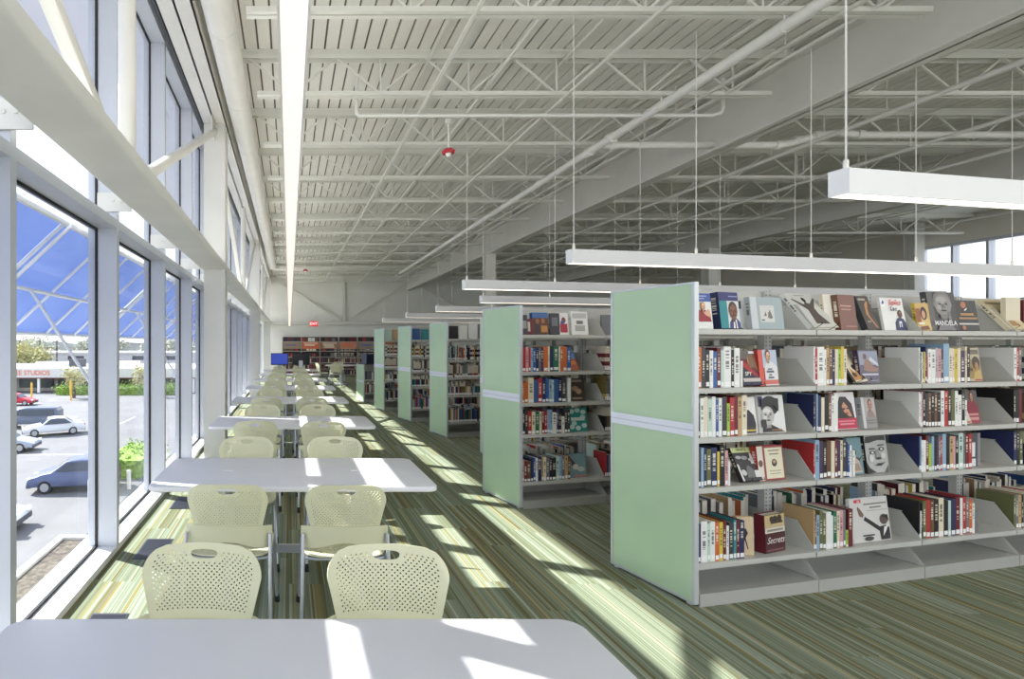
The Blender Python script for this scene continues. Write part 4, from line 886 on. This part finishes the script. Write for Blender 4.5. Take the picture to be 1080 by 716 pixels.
for ci, (kind, loc, nb, lb) in enumerate(ROWS):
    for bay in range(nb):
        for side in (0, 1):
            shl = SH if kind == 'tall' else [0.60, 0.245]
            for sh, z in enumerate(shl):
                if side == 0 and kind == 'tall' and ci == 0 and bay < 3: continue
                if side == 0 and ci == 1 and bay == 0: continue
                if kind == 'tall' and side == 1 and sh == 0 and rng.random() < .5: continue
                Mx = CF[ci].matrix_world_c if side == 0 else CF[ci].matrix_world_c @ Matrix.Translation((BAY * nb, 2 * DEP, 0)) @ Matrix.Rotation(PI, 4, 'Z')
                if sh == 0 and kind == 'tall':
                    x = 0.02
                    while x < BAY - 0.25:
                        wd = rng.uniform(0.13, 0.19)
                        stuff_book(Mx, bay * BAY + x, wd, 0.06, 0.025, z, rng.uniform(.2, .26), rng.choice('wcknbrdgotehaqip'), False); x += wd + rng.uniform(.02, .07)
                    continue
                if ci == 0 and side == 0 and bay == 3: x0 = 0.13
                else: x0 = 0
                for n, (x, wd, h, d, col) in enumerate(filler(ci, bay, sh, side, rng)):
                    if x < x0: continue
                    if ci == 3 and bay == 0 and side == 0 and left > 0 and x < 0.55:
                        left -= 1
                        add_book(x, wd - .001, z, h, d, col, CF[ci], '%s book, %s from green panel side, %s of fourth bookcase' % (PAL[col][0], ORD[n], SHELF_WORD[sh]), 'books upright on the %s of the fourth bookcase' % SHELF_WORD[sh]); continue
                    stuff_book(Mx, bay * BAY + x, wd - .001, 0.02, d, z + .0005, h, col, side == 0 and ci < 6)
print('individual books', COUNT)
# ------------------------------------------------------------------ red bookcase on the end wall
XL, YW = -0.32, YB - 0.36
bw = empty('wall_bookcase', (XL, YW, 0)); tag(bw, 'wide wall bookcase with orange and brown sign panels on the end wall', 'bookcase')
DARKRED = mat('dark_bookcase_back', (84, 62, 62), 0.7); BWSH = mat('bookcase_white', (176, 170, 164), 0.5)
nb = 7
b = MB(); b.box(0, nb * BAY, 0.33, 0.345, 0.0, 1.9); part('back_panel', b, DARKRED, bw)
for k in range(nb + 1):
    b = MB(); b.box(k * BAY - 0.018, k * BAY + 0.018, 0.0, 0.33, 0, 1.9); part('upright', b, BWSH, bw)
for z in (0.06, 0.35, 0.65, 0.93, 1.22, 1.68):
    b = MB(); b.box(0, nb * BAY, 0.0, 0.33, z - 0.03, z); part('shelf', b, BWSH, bw)
for k, c in enumerate(((148, 128, 110), (206, 108, 74), (168, 124, 98), (206, 140, 112), (156, 140, 124), (190, 120, 90), (150, 130, 110))):
    b = MB(); b.box(k * BAY + .04, (k + 1) * BAY - .04, 0.02, 0.03, 1.32, 1.65)
    c2 = ((96, 100, 150), (240, 214, 196), (238, 228, 214), (222, 120, 84), (96, 110, 190), (240, 220, 200), (100, 100, 150))[k]
    b.box(k * BAY + .16, k * BAY + .66, 0.017, 0.02, 1.47, 1.53, 1)
    if k in (1, 2, 3): b.box(k * BAY + .12, k * BAY + .8, 0.017, 0.02, 1.57, 1.61, 1)
    if k == 2: b.box(k * BAY + .2, k * BAY + .7, 0.017, 0.02, 1.38, 1.43, 1)
    part('sign_panel', b, [mat('sign_%d' % k, c, .6), mat('sign_mark_%d' % k, c2, .6)], bw)
MW = Matrix.Translation((XL, YW, 0))
for z, face_on in ((1.682, True), (1.222, True), (0.932, True), (0.652, False), (0.352, False), (0.062, False)):
    x = 0.05
    while x < nb * BAY - .2:
        if face_on:
            wd = rng.uniform(.1, .17)
            if (x % BAY) + wd < BAY - .05: stuff_book(MW, x, wd, 0.05, 0.02, z, rng.uniform(.16, .2) if z < 1.6 else rng.uniform(.15, .19), rng.choice('kkddrpqqnhhcew'), False)
            x += wd + rng.uniform(.01, .05)
        else:
            wd = rng.uniform(.02, .045)
            if (x % BAY) + wd < BAY - .05: stuff_book(MW, x, wd, 0.05, 0.16, z, rng.uniform(.18, .24), rng.choice('kkdrqcnpqhhd'), False)
            x += wd
o = ob('shelved_books', STF.mesh('shelved_books', [BMAT_FLAT[k] for k in keys] + [PAGES, STICKER] if False else [BMAT[k] for k in keys] + [PAGES, STICKER], fix=True))
tag(o, 'the many smaller books filling the farther shelves and the bookcase backs', 'books', None, 'stuff')
b = MB(); b.box(-.03, .75, .12, .5, 1.002, 1.02); b.box(-.03, -.01, .12, .5, 1.02, 1.3); b.box(.73, .75, .12, .5, 1.02, 1.3); b.box(.0, .7, .3, .32, 1.02, 1.28)
o = ob('book_bin', b.mesh('book_bin', mat('dark_blue_bin', (44, 50, 78), .5))); o.matrix_world = CF[6].matrix_world_c @ Matrix.Translation((.12, 0, 0)); tag(o, 'dark blue open bin standing on the waist-high bookcase', 'bin')

b = MB(); yw = YB - .12
b.box(XG + .2, 12, yw - .04, yw + .06, 2.5, 2.66)
for x in (2.69, 9.4): b.box(x - .05, x + .05, yw - .04, yw + .06, 2.66, 4.7)
for x in (2.69, 9.4):
    for s in (-1, 1): b.bar((x + s * .1, yw, 2.68), (x + s * 3.2, yw, 4.6), .07, .07)
struct('wall_brace', b, W_STEEL, 'white steel bracing in front of the end wall above the bookcase')
# ------------------------------------------------------------------ lamps, pipes, duct
def pendant(name, loc, L, rz, label, wd=0.085, ht=0.12, cables=(0.06,), group='linear pendant lamps over the bookcases', seg=1.2, lens=None):
    root = empty(name, loc, rz); tag(root, label, 'pendant lamp', group)
    b = MB(); b.box(0, L, -wd / 2, -wd / 2 + 0.003, 0.006, ht); b.box(0, L, wd / 2 - 0.003, wd / 2, 0.006, ht); b.box(-0.004, 0, -wd / 2, wd / 2, 0, ht + 0.002); b.box(L, L + 0.004, -wd / 2, wd / 2, 0, ht + 0.002)
    b.box(0, L, -wd / 2, -wd / 2 + 0.008, 0, 0.006); b.box(0, L, wd / 2 - 0.008, wd / 2, 0, 0.006); b.box(0, L, -wd / 2 + .003, wd / 2 - .003, ht - 0.01, ht - 0.006)
    part('housing', b, FIXTURE, root)
    x = 0
    while x < L - 0.05:
        x1 = min(L, x + seg)
        b = MB(); b.box(x + 0.003, x1 - 0.003, -wd / 2 + 0.008, wd / 2 - 0.008, 0.006, 0.014); part('lens', b, lens or LENS, root)
        x = x1
    b = MB(); b.box(0.02, L - 0.02, -wd / 2 + 0.006, wd / 2 - 0.006, ht - 0.006, ht - 0.002); part('added_uplight', b, ADDED_UP if lens else ADDED_UP_DIM, root)  # glowing strip added on top of the housing to lift the ceiling
    for cx in cables:
        b = MB(); b.tube([(cx, 0, ht), (cx, 0, 4.40 - loc[2])], 0.004, 6); b.tube([(cx, 0, ht), (cx, 0, ht + 0.05)], 0.011, 8); part('cable', b, W_STEEL, root, True)
    return root
ZP = 2.245
PR = math.radians(10.3)
for i, (x, y, L, lb) in enumerate(((2.60, 2.51, 7, 'nearest linear pendant lamp, its end closest at the upper right'), (2.44, 4.62, 8.5, 'second linear pendant lamp, running above the nearest bookcase'),
                                   (2.23, 6.78, 8, 'third linear pendant lamp, above the second bookcase'), (3.25, 9.0, 6, 'fourth linear pendant lamp, behind the second bookcase end'),
                                   (3.16, 11.4, 5, 'fifth linear pendant lamp from the camera'), (3.08, 14.0, 5, 'sixth linear pendant lamp, near the far end'), (2.96, 16.8, 5, 'farthest linear pendant lamp over the bookcases'))):
    pendant('pendant_lamp', (x, y, ZP), L, PR, lb, cables=[0.04] + [1.3 * q for q in range(1, int(L / 1.3))])
pendant('pendant_lamp', (0.012, 0.6, 2.39), 24.4, PI / 2, 'long linear pendant lamp running over the row of tables', 0.087, 0.075, [0.5 + 2.44 * q for q in range(10)], None, 1.22, LENS_SOFT)

b = MB(); b.tube([(-0.62, YN, 4.5), (-0.62, 20.1, 4.5), (-0.50, 20.35, 4.5), (-0.25, 20.42, 4.5), (5.0, 20.42, 4.5), (5.25, 20.42, 4.56), (5.35, 20.42, 4.75)], 0.14, 20)
d = ob('air_duct', b.mesh('air_duct', W_STEEL, True)); tag(d, 'long round white air duct hanging beside the window wall', 'duct')
y = 0.4
while y < 20:
    b = MB(); b.tube([(-0.62, y, 4.5), (-0.62, y + 0.03, 4.5)], 0.143, 20); y += 1.5; part('joint_band', b, W_STEEL, d, True)
y = 1.0
while y < 20:
    b = MB(); b.tube([(-0.62, y, 4.64), (-0.62, y, 4.88)], 0.006, 6); y += 1.525; part('hanger_rod', b, W_STEEL, d)
PIPE = mat('white_pipe', (230, 230, 224), .4)
b = MB(); b.tube([(4.3, -1, 4.3), (4.3, 20.5, 4.3)], 0.052, 14); p = ob('sprinkler_main', b.mesh('sprinkler_main', PIPE, True)); tag(p, 'thick white sprinkler main running away under the joists', 'pipe')
for y in (7.05, 7.55):
    b = MB(); b.tube([(4.3, y, 4.3), (4.3, y + .09, 4.3)], 0.068, 14); part('coupling', b, PIPE, p, True)
for y in JY:
    b = MB(); b.tube([(4.3, y, 4.3), (4.3, y, 4.42)], 0.008, 6)
    b.tube([(4.3, y - .012, 4.3), (4.3, y + .012, 4.3)], 0.057, 12); part('hanger', b, PIPE, p)
b = MB(); b.tube([(4.35, 7.35, 4.3), (6.75, 7.35, 4.3), (6.95, 7.35, 4.33), (7.3, 7.35, 4.43), (7.6, 7.35, 4.47), (7.9, 7.35, 4.44), (13.5, 7.35, 4.44)], 0.048, 12); p = ob('sprinkler_branch', b.mesh('sprinkler_branch', PIPE, True)); tag(p, 'white cross branch pipe passing under the deep girder', 'pipe')
for x in (4.45, 6.72, 7.0, 7.25, 7.85):
    b = MB(); b.tube([(x, 7.35, 4.3 if x < 7 else 4.36 if x < 7.1 else 4.42 if x < 7.5 else 4.45), (x + .08, 7.35, 4.3 if x < 7 else 4.37 if x < 7.1 else 4.44 if x < 7.5 else 4.445)], 0.062, 12); part('coupling', b, PIPE, p, True)
for i, (xs, z, ya, yb_, r, lb) in enumerate(((5.0, 4.42, 2, 14, .016, 'thin white conduit running away left of the deep girder'), (7.15, 4.3, 3.0, 20, .03, 'white pipe running away right of the deep girder'), (8.6, 4.25, 4.0, 20, .02, 'slim white pipe farther right of the girder'), (10.2, 4.3, 4, 20, .025, 'white pipe close to the second girder'), (2.35, 4.6, 1, 24, .018, 'thin conduit above the table row joists'))):
    b = MB(); b.tube([(xs, ya, z), (xs, yb_, z)], r, 10); p = ob('ceiling_pipe', b.mesh('ceiling_pipe', PIPE, True)); tag(p, lb, 'pipe')
    y = ya + .3
    while y < yb_:
        b = MB(); b.tube([(xs, y, z), (xs, y, min(4.9, z + .5))], 0.006, 6); y += 1.525; part('hanger', b, PIPE, p)
b = MB(); b.tube([(0.81, 6.4, 4.8), (0.81, 6.4, 4.33), (0.84, 6.4, 4.30), (5.1, 6.4, 4.30), (5.2, 6.4, 4.33), (5.23, 6.4, 4.4), (5.23, 6.4, 4.75)], .022, 10); p = ob('ceiling_pipe', b.mesh('ceiling_pipe', PIPE, True)); tag(p, 'white drop pipe crossing below the joists over the tables', 'pipe')
for x, y, lb in ((2.07, 6.9, 'red ceiling alarm hanging over the aisle beside the table row'), (0.55, 18.0, 'small red ceiling alarm far down the room')):
    o = empty('ceiling_alarm', (x, y, 4.0)); tag(o, lb, 'alarm')
    b = MB(); b.tube([(0, 0, .02), (0, 0, .05), (0, 0, .08)], [.075, .085, .05], 16); part('body', b, RED, o, True)
    b = MB(); b.tube([(0, 0, -.02), (0, 0, .02)], [.025, .04], 10); part('strobe', b, SILL, o, True)
    b = MB(); b.tube([(0, 0, .08), (0, 0, .46)], .012, 8); b.tube([(0, 0, .40), (0, 0, .46)], .05, 8); part('hanger_rod', b, PIPE, o)
o = empty('exit_sign', (1.02, 22, 2.28)); tag(o, 'small lit red exit sign hanging before the end wall', 'sign')
b = MB(); b.box(-.17, .17, -.02, .02, 0, .22); part('housing', b, mat('exit_red', (206, 52, 58), .5, emit=(210, 40, 48), estr=.35), o)
me = text_mesh('EXIT', .15, True); me.materials.append(mat('exit_white', (250, 240, 240), .5, emit=(255, 240, 240), estr=.5)); q = ob('lettering', me, o, (0, -.022, .11)); q.rotation_euler = (PI / 2, 0, 0)
b = MB(); b.tube([(0, 0, .22), (0, 0, 2.1)], .008, 6); part('hanger_rod', b, PIPE, o)
# floor registers along the window
for k in range(8):
    y = 2.84 + 1.165 * k
    o = empty('floor_register', (-1.02, y, 0)); tag(o, 'dark floor register by the window, %s from the camera' % ORD[k], 'floor vent', 'dark floor registers along the sill')
    b = MB(); b.box(-.105, .105, -.2, .2, 0.001, .004); part('frame', b, DGREY, o)
    b = MB()
    for i in range(19): b.box(-.095, .095, -.19 + .02 * i, -.178 + .02 * i, .004, .007)
    part('grille', b, mat('dark_grille', (58, 60, 70), .4, .2), o)

# ------------------------------------------------------------------ outside
GZ = CAM_Z - 7.5
b = MB(); b.box(-200, -8.0, -20, 240, GZ - .2, GZ); b.box(-8.0, -1.6, -20, 60, GZ - .2, GZ - .02)
struct('street_ground', b, mat('grey_asphalt', (112, 111, 110), .9, noise=.06, nscale=.3), 'pale asphalt car park below the windows')  # asphalt's own grey, tone varies at random
b = MB(); b.box(-8.6, -1.6, -10, 20.2, GZ, GZ + .06)
o = ob('planting_bed', b.mesh('planting_bed', mat('mulch', (84, 76, 66), .95, noise=.35, nscale=6))); o['kind'] = 'structure'
b = MB(); b.box(-8.85, -8.6, -10, 20.45, GZ, GZ + .16); b.box(-8.6, -1.6, 20.2, 20.45, GZ, GZ + .16)
o = ob('kerb', b.mesh('kerb', mat('white_kerb', (196, 194, 190), .8))); o['kind'] = 'structure'
b = MB(); b.box(-1.62, -1.5, -20, YB, GZ, 0.0)
o = ob('facade_below', b.mesh('facade_below', W_WALL)); o['kind'] = 'structure'
YEL = mat('yellow_paint', (222, 176, 70), .7); 
for i, (x, y) in enumerate(((-9.6, 25.6), (-8.3, 27.5), (-7.6, 30.5))):
    b = MB(); b.tube([(x, y, GZ), (x, y, GZ + .95), (x, y, GZ + 1.0)], [.11, .11, .06], 12); o = ob('bollard', b.mesh('bollard', mat('pale_bollard', (206, 206, 202), .6), True)); tag(o, 'pale round bollard outside the window, %s from the camera' % ORD[i], 'bollard', 'bollards outside the window')
for i, (x, y, h) in enumerate(((-37.9, 66, 2.2), (-34.2, 70.5, 2.3), (-29.2, 71.0, 2.5))):
    b = MB(); b.tube([(x, y, GZ), (x, y, GZ + h), (x, y, GZ + h + .1)], [.13, .13, .07], 10); o = ob('bollard', b.mesh('bollard', YEL, True)); tag(o, 'yellow post before the shop hedge, %s from the left' % ORD[i], 'bollard', 'yellow posts across the car park')
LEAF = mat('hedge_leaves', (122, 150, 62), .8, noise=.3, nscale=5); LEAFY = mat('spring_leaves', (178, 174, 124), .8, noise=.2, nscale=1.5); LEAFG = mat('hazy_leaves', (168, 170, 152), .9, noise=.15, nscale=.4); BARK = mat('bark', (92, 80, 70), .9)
def blob_cluster(b, n, c, size, leaf, rg, per=14):
    for _ in range(n):
        p = Vector((rg.gauss(0, .45), rg.gauss(0, .45), rg.gauss(0, .42)))
        if p.length > 1: p.normalize()
        q = Vector(c) + Vector((p.x * size[0], p.y * size[1], p.z * size[2]))
        for _ in range(per):
            d = Vector((rg.gauss(0, 1), rg.gauss(0, 1), rg.gauss(0, 1))).normalized(); e = d.orthogonal().normalized(); f = d.cross(e)
            s = q + Vector((rg.gauss(0, leaf * 2), rg.gauss(0, leaf * 2), rg.gauss(0, leaf * 2)))
            b.add([s - e * leaf, s + f * leaf * .6, s + e * leaf, s - f * leaf * .6], [(0, 1, 2, 3)])
rg = random.Random(3)
def hedge(x0, x1, y0, y1, h, lb, leaf):
    b = MB(); b.box(x0 + .1, x1 - .1, y0 + .1, y1 - .1, GZ, GZ + h - .15)
    n = int((x1 - x0) * (y1 - y0) * 10)
    for _ in range(min(n, 260)): blob_cluster(b, 1, (rg.uniform(x0, x1), rg.uniform(y0, y1), GZ + rg.uniform(.2, h)), (.1, .1, .1), leaf, rg, 16)
    o = ob('hedge', b.mesh('hedge', LEAF, fix=False)); tag(o, lb, 'hedge'); return o
hedge(-10.6, -8.2, 29.5, 35, 1.15, 'clipped green hedge just outside the second window', .09)
hedge(-34.5, -16, 78.2, 79.6, 1.3, 'long low green hedge before the shop across the car park', .16)
def tree(x, y, h, r, m, lb, grp=None, dens=90, leaf=.3):
    o = empty('tree', (x, y, GZ)); tag(o, lb, 'tree', grp)
    b = MB(); b.tube([(0, 0, 0), (0.1, 0, h * .4), (0, .1, h * .75)], [.25, .18, .06], 8)
    for a in range(5): b.tube([(.05, 0, h * .42), (r * .5 * math.cos(a * 1.3), r * .5 * math.sin(a * 1.3), h * .75)], [.1, .03], 6)
    part('trunk', b, BARK, o, True)
    b = MB(); blob_cluster(b, dens, (0, 0, h * .68), (r, r, h * .34), leaf, rg); ob('crown', b.mesh('crown', m, fix=False), o)
tree(-58, 116, 6.9, 5.4, LEAFY, 'pale yellow-green tree behind the shop roof with the orange sign', None, 160, .38)
tree(-30.0, 74, 4.2, 1.5, LEAFY, 'small yellow-leaved tree by the shop front, first window', None, 60, .16)
tree(-20.5, 76, 4.4, 1.8, LEAFY, 'small yellow-leaved tree seen through the second window', None, 60, .16)
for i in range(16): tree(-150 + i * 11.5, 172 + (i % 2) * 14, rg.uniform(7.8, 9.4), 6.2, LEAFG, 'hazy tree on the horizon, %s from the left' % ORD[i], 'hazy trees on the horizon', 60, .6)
for i, u in enumerate((21, 42, 60)):
    y = 120 + 4 * i; x = (u - 305) * y / 560
    b = MB(); b.tube([(x, y, GZ), (x, y, CAM_Z + 1.2)], [.2, .13], 8); b.bar((x - .9, y, CAM_Z + .7), (x + .9, y, CAM_Z + .7), .12, .12); o = ob('utility_pole', b.mesh('utility_pole', BARK)); tag(o, 'dark utility pole behind the shop roofs, %s from the left' % ORD[i], 'pole', 'utility poles behind the shops')
b = MB(); rr = random.Random(5); pts = [(-320 + 8 * i, CAM_Z + 1.2 + 1.3 * math.sin(i * .37) + rr.uniform(0, .9) - GZ) for i in range(56)]
b.prism([(-320, 0), (120, 0)] + list(reversed(pts)), 1, 236, 262)
b.v = [(x, y, z + GZ) if True else None for x, y, z in b.v]
struct('distant_hills', b, mat('hazy_hills', (176, 178, 170), .9, noise=.08, nscale=.15), 'pale hazy wooded ridge on the horizon')
# shop across the car park
sh = empty('shop_building', (-70, 82, GZ)); tag(sh, 'low white shop across the car park with orange letters on its fascia', 'building')
FAS = mat('shop_fascia', (216, 214, 208), .8); 
b = MB(); b.box(0, 62, 3, 22, 0, 3.6); part('walls', b, mat('shop_wall', (176, 170, 164), .8), sh)
b = MB(); b.box(0, 62, 0, 22, 2.35, 3.75); part('fascia', b, FAS, sh)
b = MB(); b.box(0, 62, -.02, 3, 2.2, 2.35); part('soffit', b, mat('shop_soffit_red', (120, 70, 66), .8), sh)
for k in range(9):
    b = MB(); b.box(2 + k * 6.2, 7.6 + k * 6.2, 2.9, 3.0, .55, 2.1); part('shop_window', b, mat('dark_shop_glass', (62, 72, 74), .15), sh)
for k in range(11):
    b = MB(); b.box(1 + k * 6, 1.35 + k * 6, .2, .55, 0, 2.35); part('pillar', b, SILL, sh)
me = text_mesh('EE STUDIOS', 1.0, True); me.materials.append(mat('orange_letters', (226, 110, 60), .6)); q = ob('sign_lettering', me, sh, (30.4, -.06, 3.05)); q.rotation_euler = (PI / 2, 0, 0)
for x, y, w_, h in ((33.5, 6, 2.2, 1.3), (36.5, 7, 1.8, 1.0), (41, 8, 3.2, .9), (46, 7, 2.4, .8), (26, 10, 6, .7)):
    b = MB(); b.box(x, x + w_, y, y + 1.8, 3.75, 3.75 + h); part('roof_unit', b, DGREY if h > .95 else FAS, sh)
sb = empty('far_building', (-130, 132, GZ)); tag(sb, 'long pale warehouse behind the shop', 'building')
b = MB(); b.box(0, 115, 0, 20, 0, 5.2); part('walls', b, mat('far_wall', (196, 196, 196), .8), sb); b = MB(); b.box(-.3, 115.3, -.3, 20, 5.2, 5.6); part('roof', b, FAS, sb)
for k in range(14):
    b = MB(); b.box(3 + k * 8, 7 + k * 8, -.05, 0, 3.6, 4.6); part('far_window', b, DGREY, sb)

def car(loc, ang, L, W, H, col, label, style='sedan'):
    root = empty('car' if style != 'van' else 'van', (loc[0], loc[1], GZ), ang); tag(root, label, 'car' if style != 'van' else 'van')
    hood, belt = .30 * H + .32, .62 * H
    if style == 'sedan': pr = [(0, .32), (0.02, .55), (.10, .66), (.9, .86), (1.35, .92), (2.0, H - .04), (2.5, H), (3.2, H - .04), (3.9, .98), (L - .1, .95), (L, .7), (L - .02, .34)]; win = [(1.5, .95), (2.05, H - .09), (2.55, H - .05), (3.15, H - .09), (3.65, .98)]
    elif style == 'wagon': pr = [(0, .34), (0, .62), (.12, .78), (.75, .98), (1.15, 1.06), (1.85, H - .05), (2.5, H), (3.6, H - .03), (L - .12, H - .25), (L, .95), (L, .36)]; win = [(1.35, 1.08), (1.92, H - .12), (2.55, H - .07), (3.55, H - .1), (L - .35, H - .3), (L - .25, 1.1)]
    else: pr = [(0, .36), (.02, .75), (.3, .95), (1.0, 1.12), (1.75, H - .06), (2.4, H), (L - .25, H - .02), (L, H - .3), (L, .38)]; win = [(1.25, 1.15), (1.85, H - .15), (2.4, H - .12), (L - .35, H - .14), (L - .25, 1.15)]
    def hw(z): return W / 2 * (1 if z < belt else 1 - .22 * (z - belt) / (H - belt))
    b = MB(); n = len(pr)
    vs = [(x - L / 2, -hw(z), z) for x, z in pr] + [(x - L / 2, hw(z), z) for x, z in pr]
    b.add(vs, [tuple(range(n)), tuple(reversed(range(n, 2 * n)))] + [(i, i + n, (i + 1) % n + n, (i + 1) % n) for i in range(n)])
    o = part('body', b, mat('paint_%d_%d_%d' % col, col, .3, .2), root); bevel(o, .05, 2)
    g = mat('car_glass', (58, 66, 76), .1)
    for s in (-1, 1):
        b = MB(); b.add([(x - L / 2, s * (hw(z) + .012), z) for x, z in win], [tuple(range(len(win)))]); part('side_window', b, g, root)
    i0 = next(i for i, p in enumerate(pr) if p[1] >= win[0][1] - .06 and p[0] > .8)
    (xa, za), (xb, zb) = pr[i0], pr[i0 + 1]
    def screen(xa, za, xb, zb, nm):
        dx, dz = xb - xa, zb - za; l = math.hypot(dx, dz); nx, nz = -dz / l * .015, dx / l * .015
        if nz < 0: nx, nz = -nx, -nz
        pa = (xa + dx * .08, za + dz * .08); pb = (xb - dx * .1, zb - dz * .1); b = MB()
        b.add([(pa[0] - L / 2 + nx, -hw(pa[1]) * .9, pa[1] + nz), (pa[0] - L / 2 + nx, hw(pa[1]) * .9, pa[1] + nz), (pb[0] - L / 2 + nx, hw(pb[1]) * .88, pb[1] + nz), (pb[0] - L / 2 + nx, -hw(pb[1]) * .88, pb[1] + nz)], [(0, 1, 2, 3)]); part(nm, b, g, root)
    screen(xa, za, xb, zb, 'windscreen')
    k = {'sedan': (7, 8), 'wagon': (8, 9), 'van': (6, 7)}[style]
    screen(pr[k[0]][0], pr[k[0]][1], pr[k[1]][0], pr[k[1]][1], 'rear_window')
    for x in (.85, L - .95):
        for s in (-1, 1):
            b = MB(); y = s * (W / 2 - .09); b.tube([(x - L / 2, y - .1, .33), (x - L / 2, y + .1, .33)], .33, 18); wh = part('wheel', b, BLACK, root)
            b = MB(); y = s * (W / 2 + .012); b.tube([(x - L / 2, y - .01, .33), (x - L / 2, y + .005, .33)], .21, 14); part('hub_cap', b, CHROME, wh)
    for s in (-1, 1):
        b = MB(); b.box(-L / 2 - .02, -L / 2 + .12, s * W * .36 - .16, s * W * .36 + .16, .6, .75); part('headlight', b, SILL, root)
        b = MB(); b.box(L / 2 - .12, L / 2 + .012, s * W * .38 - .12, s * W * .38 + .12, .72, .9); part('tail_light', b, mat('tail_red', (150, 40, 40), .4), root)
    b = MB(); b.box(-L / 2 - .03, -L / 2 + .2, -W * .46, W * .46, .3, .5); b.box(L / 2 - .2, L / 2 + .03, -W * .46, W * .46, .32, .52); part('bumper', b, DGREY, root)
car((-11.1, 27.6), .17, 4.3, 1.75, 1.62, (86, 96, 128), 'blue rounded wagon parked nearest the window, seen from the side', 'wagon')
car((-19.6, 44.2), .5, 4.7, 1.82, 1.45, (206, 208, 212), 'silver sedan parked in the middle of the car park', 'sedan')
car((-23.4, 48.2), .12, 5.1, 1.95, 1.8, (88, 98, 116), 'dark grey-blue van behind the silver sedan', 'van')
car((-33.7, 65.6), PI, 4.6, 1.8, 1.45, (186, 44, 60), 'red car at the far left of the car park', 'sedan')
car((-20.2, 37.4), PI + .1, 4.7, 1.8, 1.42, (150, 158, 172), 'grey-blue car nose in front of the silver sedan', 'sedan')
car((-13.1, 21.4), PI + .06, 4.6, 1.8, 1.42, (200, 204, 210), 'pale car of which only the nose shows at the left', 'sedan')
b = MB(); n = 16; b.prism([(-21.2 + 2.6 * math.cos(2 * PI * i / n), 34.2 + .8 * math.sin(2 * PI * i / n)) for i in range(n)], 2, GZ, GZ + .15); o = ob('kerb_island', b.mesh('kerb_island', mat('island_sand', (196, 170, 120), .9))); o['kind'] = 'structure'
b = MB(); PL = mat('white_line_paint', (232, 232, 230), .8)
for i in range(9): b.box(-40 + i * 3.0, -39.88 + i * 3.0, 50, 55, GZ + .002, GZ + .006)
b.box(-30, -14, 36, 36.12, GZ + .002, GZ + .006)
o = ob('parking_lines', b.mesh('parking_lines', PL)); o['kind'] = 'structure'

# blue awnings outside the lower windows
BLUE = bpy.data.materials.new('blue_awning_fabric'); BLUE.use_nodes = True; nt = BLUE.node_tree; nt.nodes.clear()
oo = nt.nodes.new('ShaderNodeOutputMaterial'); dd = nt.nodes.new('ShaderNodeBsdfDiffuse'); tt = nt.nodes.new('ShaderNodeBsdfTranslucent'); mm = nt.nodes.new('ShaderNodeMixShader'); mm.inputs[0].default_value = .55
tcn = nt.nodes.new('ShaderNodeTexCoord'); nn = nt.nodes.new('ShaderNodeTexNoise'); nn.inputs['Scale'].default_value = 1.5; nt.links.new(tcn.outputs['Object'], nn.inputs['Vector'])
cc = ramp(nt, nn.outputs['Fac'], [(.3, (148, 165, 203)), (.7, (156, 172, 208))])
for s_ in (dd, tt): nt.links.new(cc, s_.inputs['Color'])
nt.links.new(dd.outputs[0], mm.inputs[1]); nt.links.new(tt.outputs[0], mm.inputs[2]); nt.links.new(mm.outputs[0], oo.inputs[0])
AW0, AW1 = (-1.6, 2.42), (-2.42, 1.66)
def awp(t, y, off=0.0):
    dx, dz = AW1[0] - AW0[0], AW1[1] - AW0[1]; l = math.hypot(dx, dz); nx, nz = -dz / l, dx / l
    if nz < 0: nx, nz = -nx, -nz
    return (AW0[0] + dx * t + nx * off, y, AW0[1] + dz * t + nz * off)
AY = [0.95 + 2.84 * i for i in range(-1, 8)]
for i in range(len(AY) - 1):
    ya, yb_ = AY[i] + .022, AY[i + 1] - .022
    o = empty('window_awning', (0, 0, 0)); tag(o, 'blue fabric awning on a white frame outside the window, %s along the wall' % ORD[i], 'awning', 'blue awnings outside the windows')
    b = MB(); b.add([awp(0, ya), awp(0, yb_), awp(1, yb_), awp(1, ya), awp(0, ya, .004), awp(0, yb_, .004), awp(1, yb_, .004), awp(1, ya, .004)], [(0, 1, 2, 3), (7, 6, 5, 4), (0, 4, 5, 1), (1, 5, 6, 2), (2, 6, 7, 3), (3, 7, 4, 0)]); part('canopy', b, BLUE, o)
    b = MB(); b.tube([awp(0, ya, -.03), awp(0, yb_, -.03)], .022, 8); b.tube([awp(.995, ya, -.03), awp(.995, yb_, -.03)], .018, 8); b.tube([awp(.55, ya, -.045), awp(.55, yb_, -.045)], .016, 8); part('rail', b, SILL, o, True)
    for k in range(5):
        y = ya + .03 + (yb_ - ya - .06) * k / 4
        b = MB(); b.tube([awp(0, y, -.03), awp(.99, y, -.03)], .014, 8); part('rib', b, SILL, o, True)
    for y in (ya + .33,):
        b = MB(); b.tube([awp(.55, y, -.05), (-1.5, y, 1.16)], .014, 8); part('strut', b, SILL, o, True)
        b = MB(); b.box(-1.6, -1.48, y - .02, y + .02, 2.38, 2.46); b.box(-1.52, -1.48, y - .03, y + .03, 1.1, 1.2); part('wall_clip', b, SILL, o)
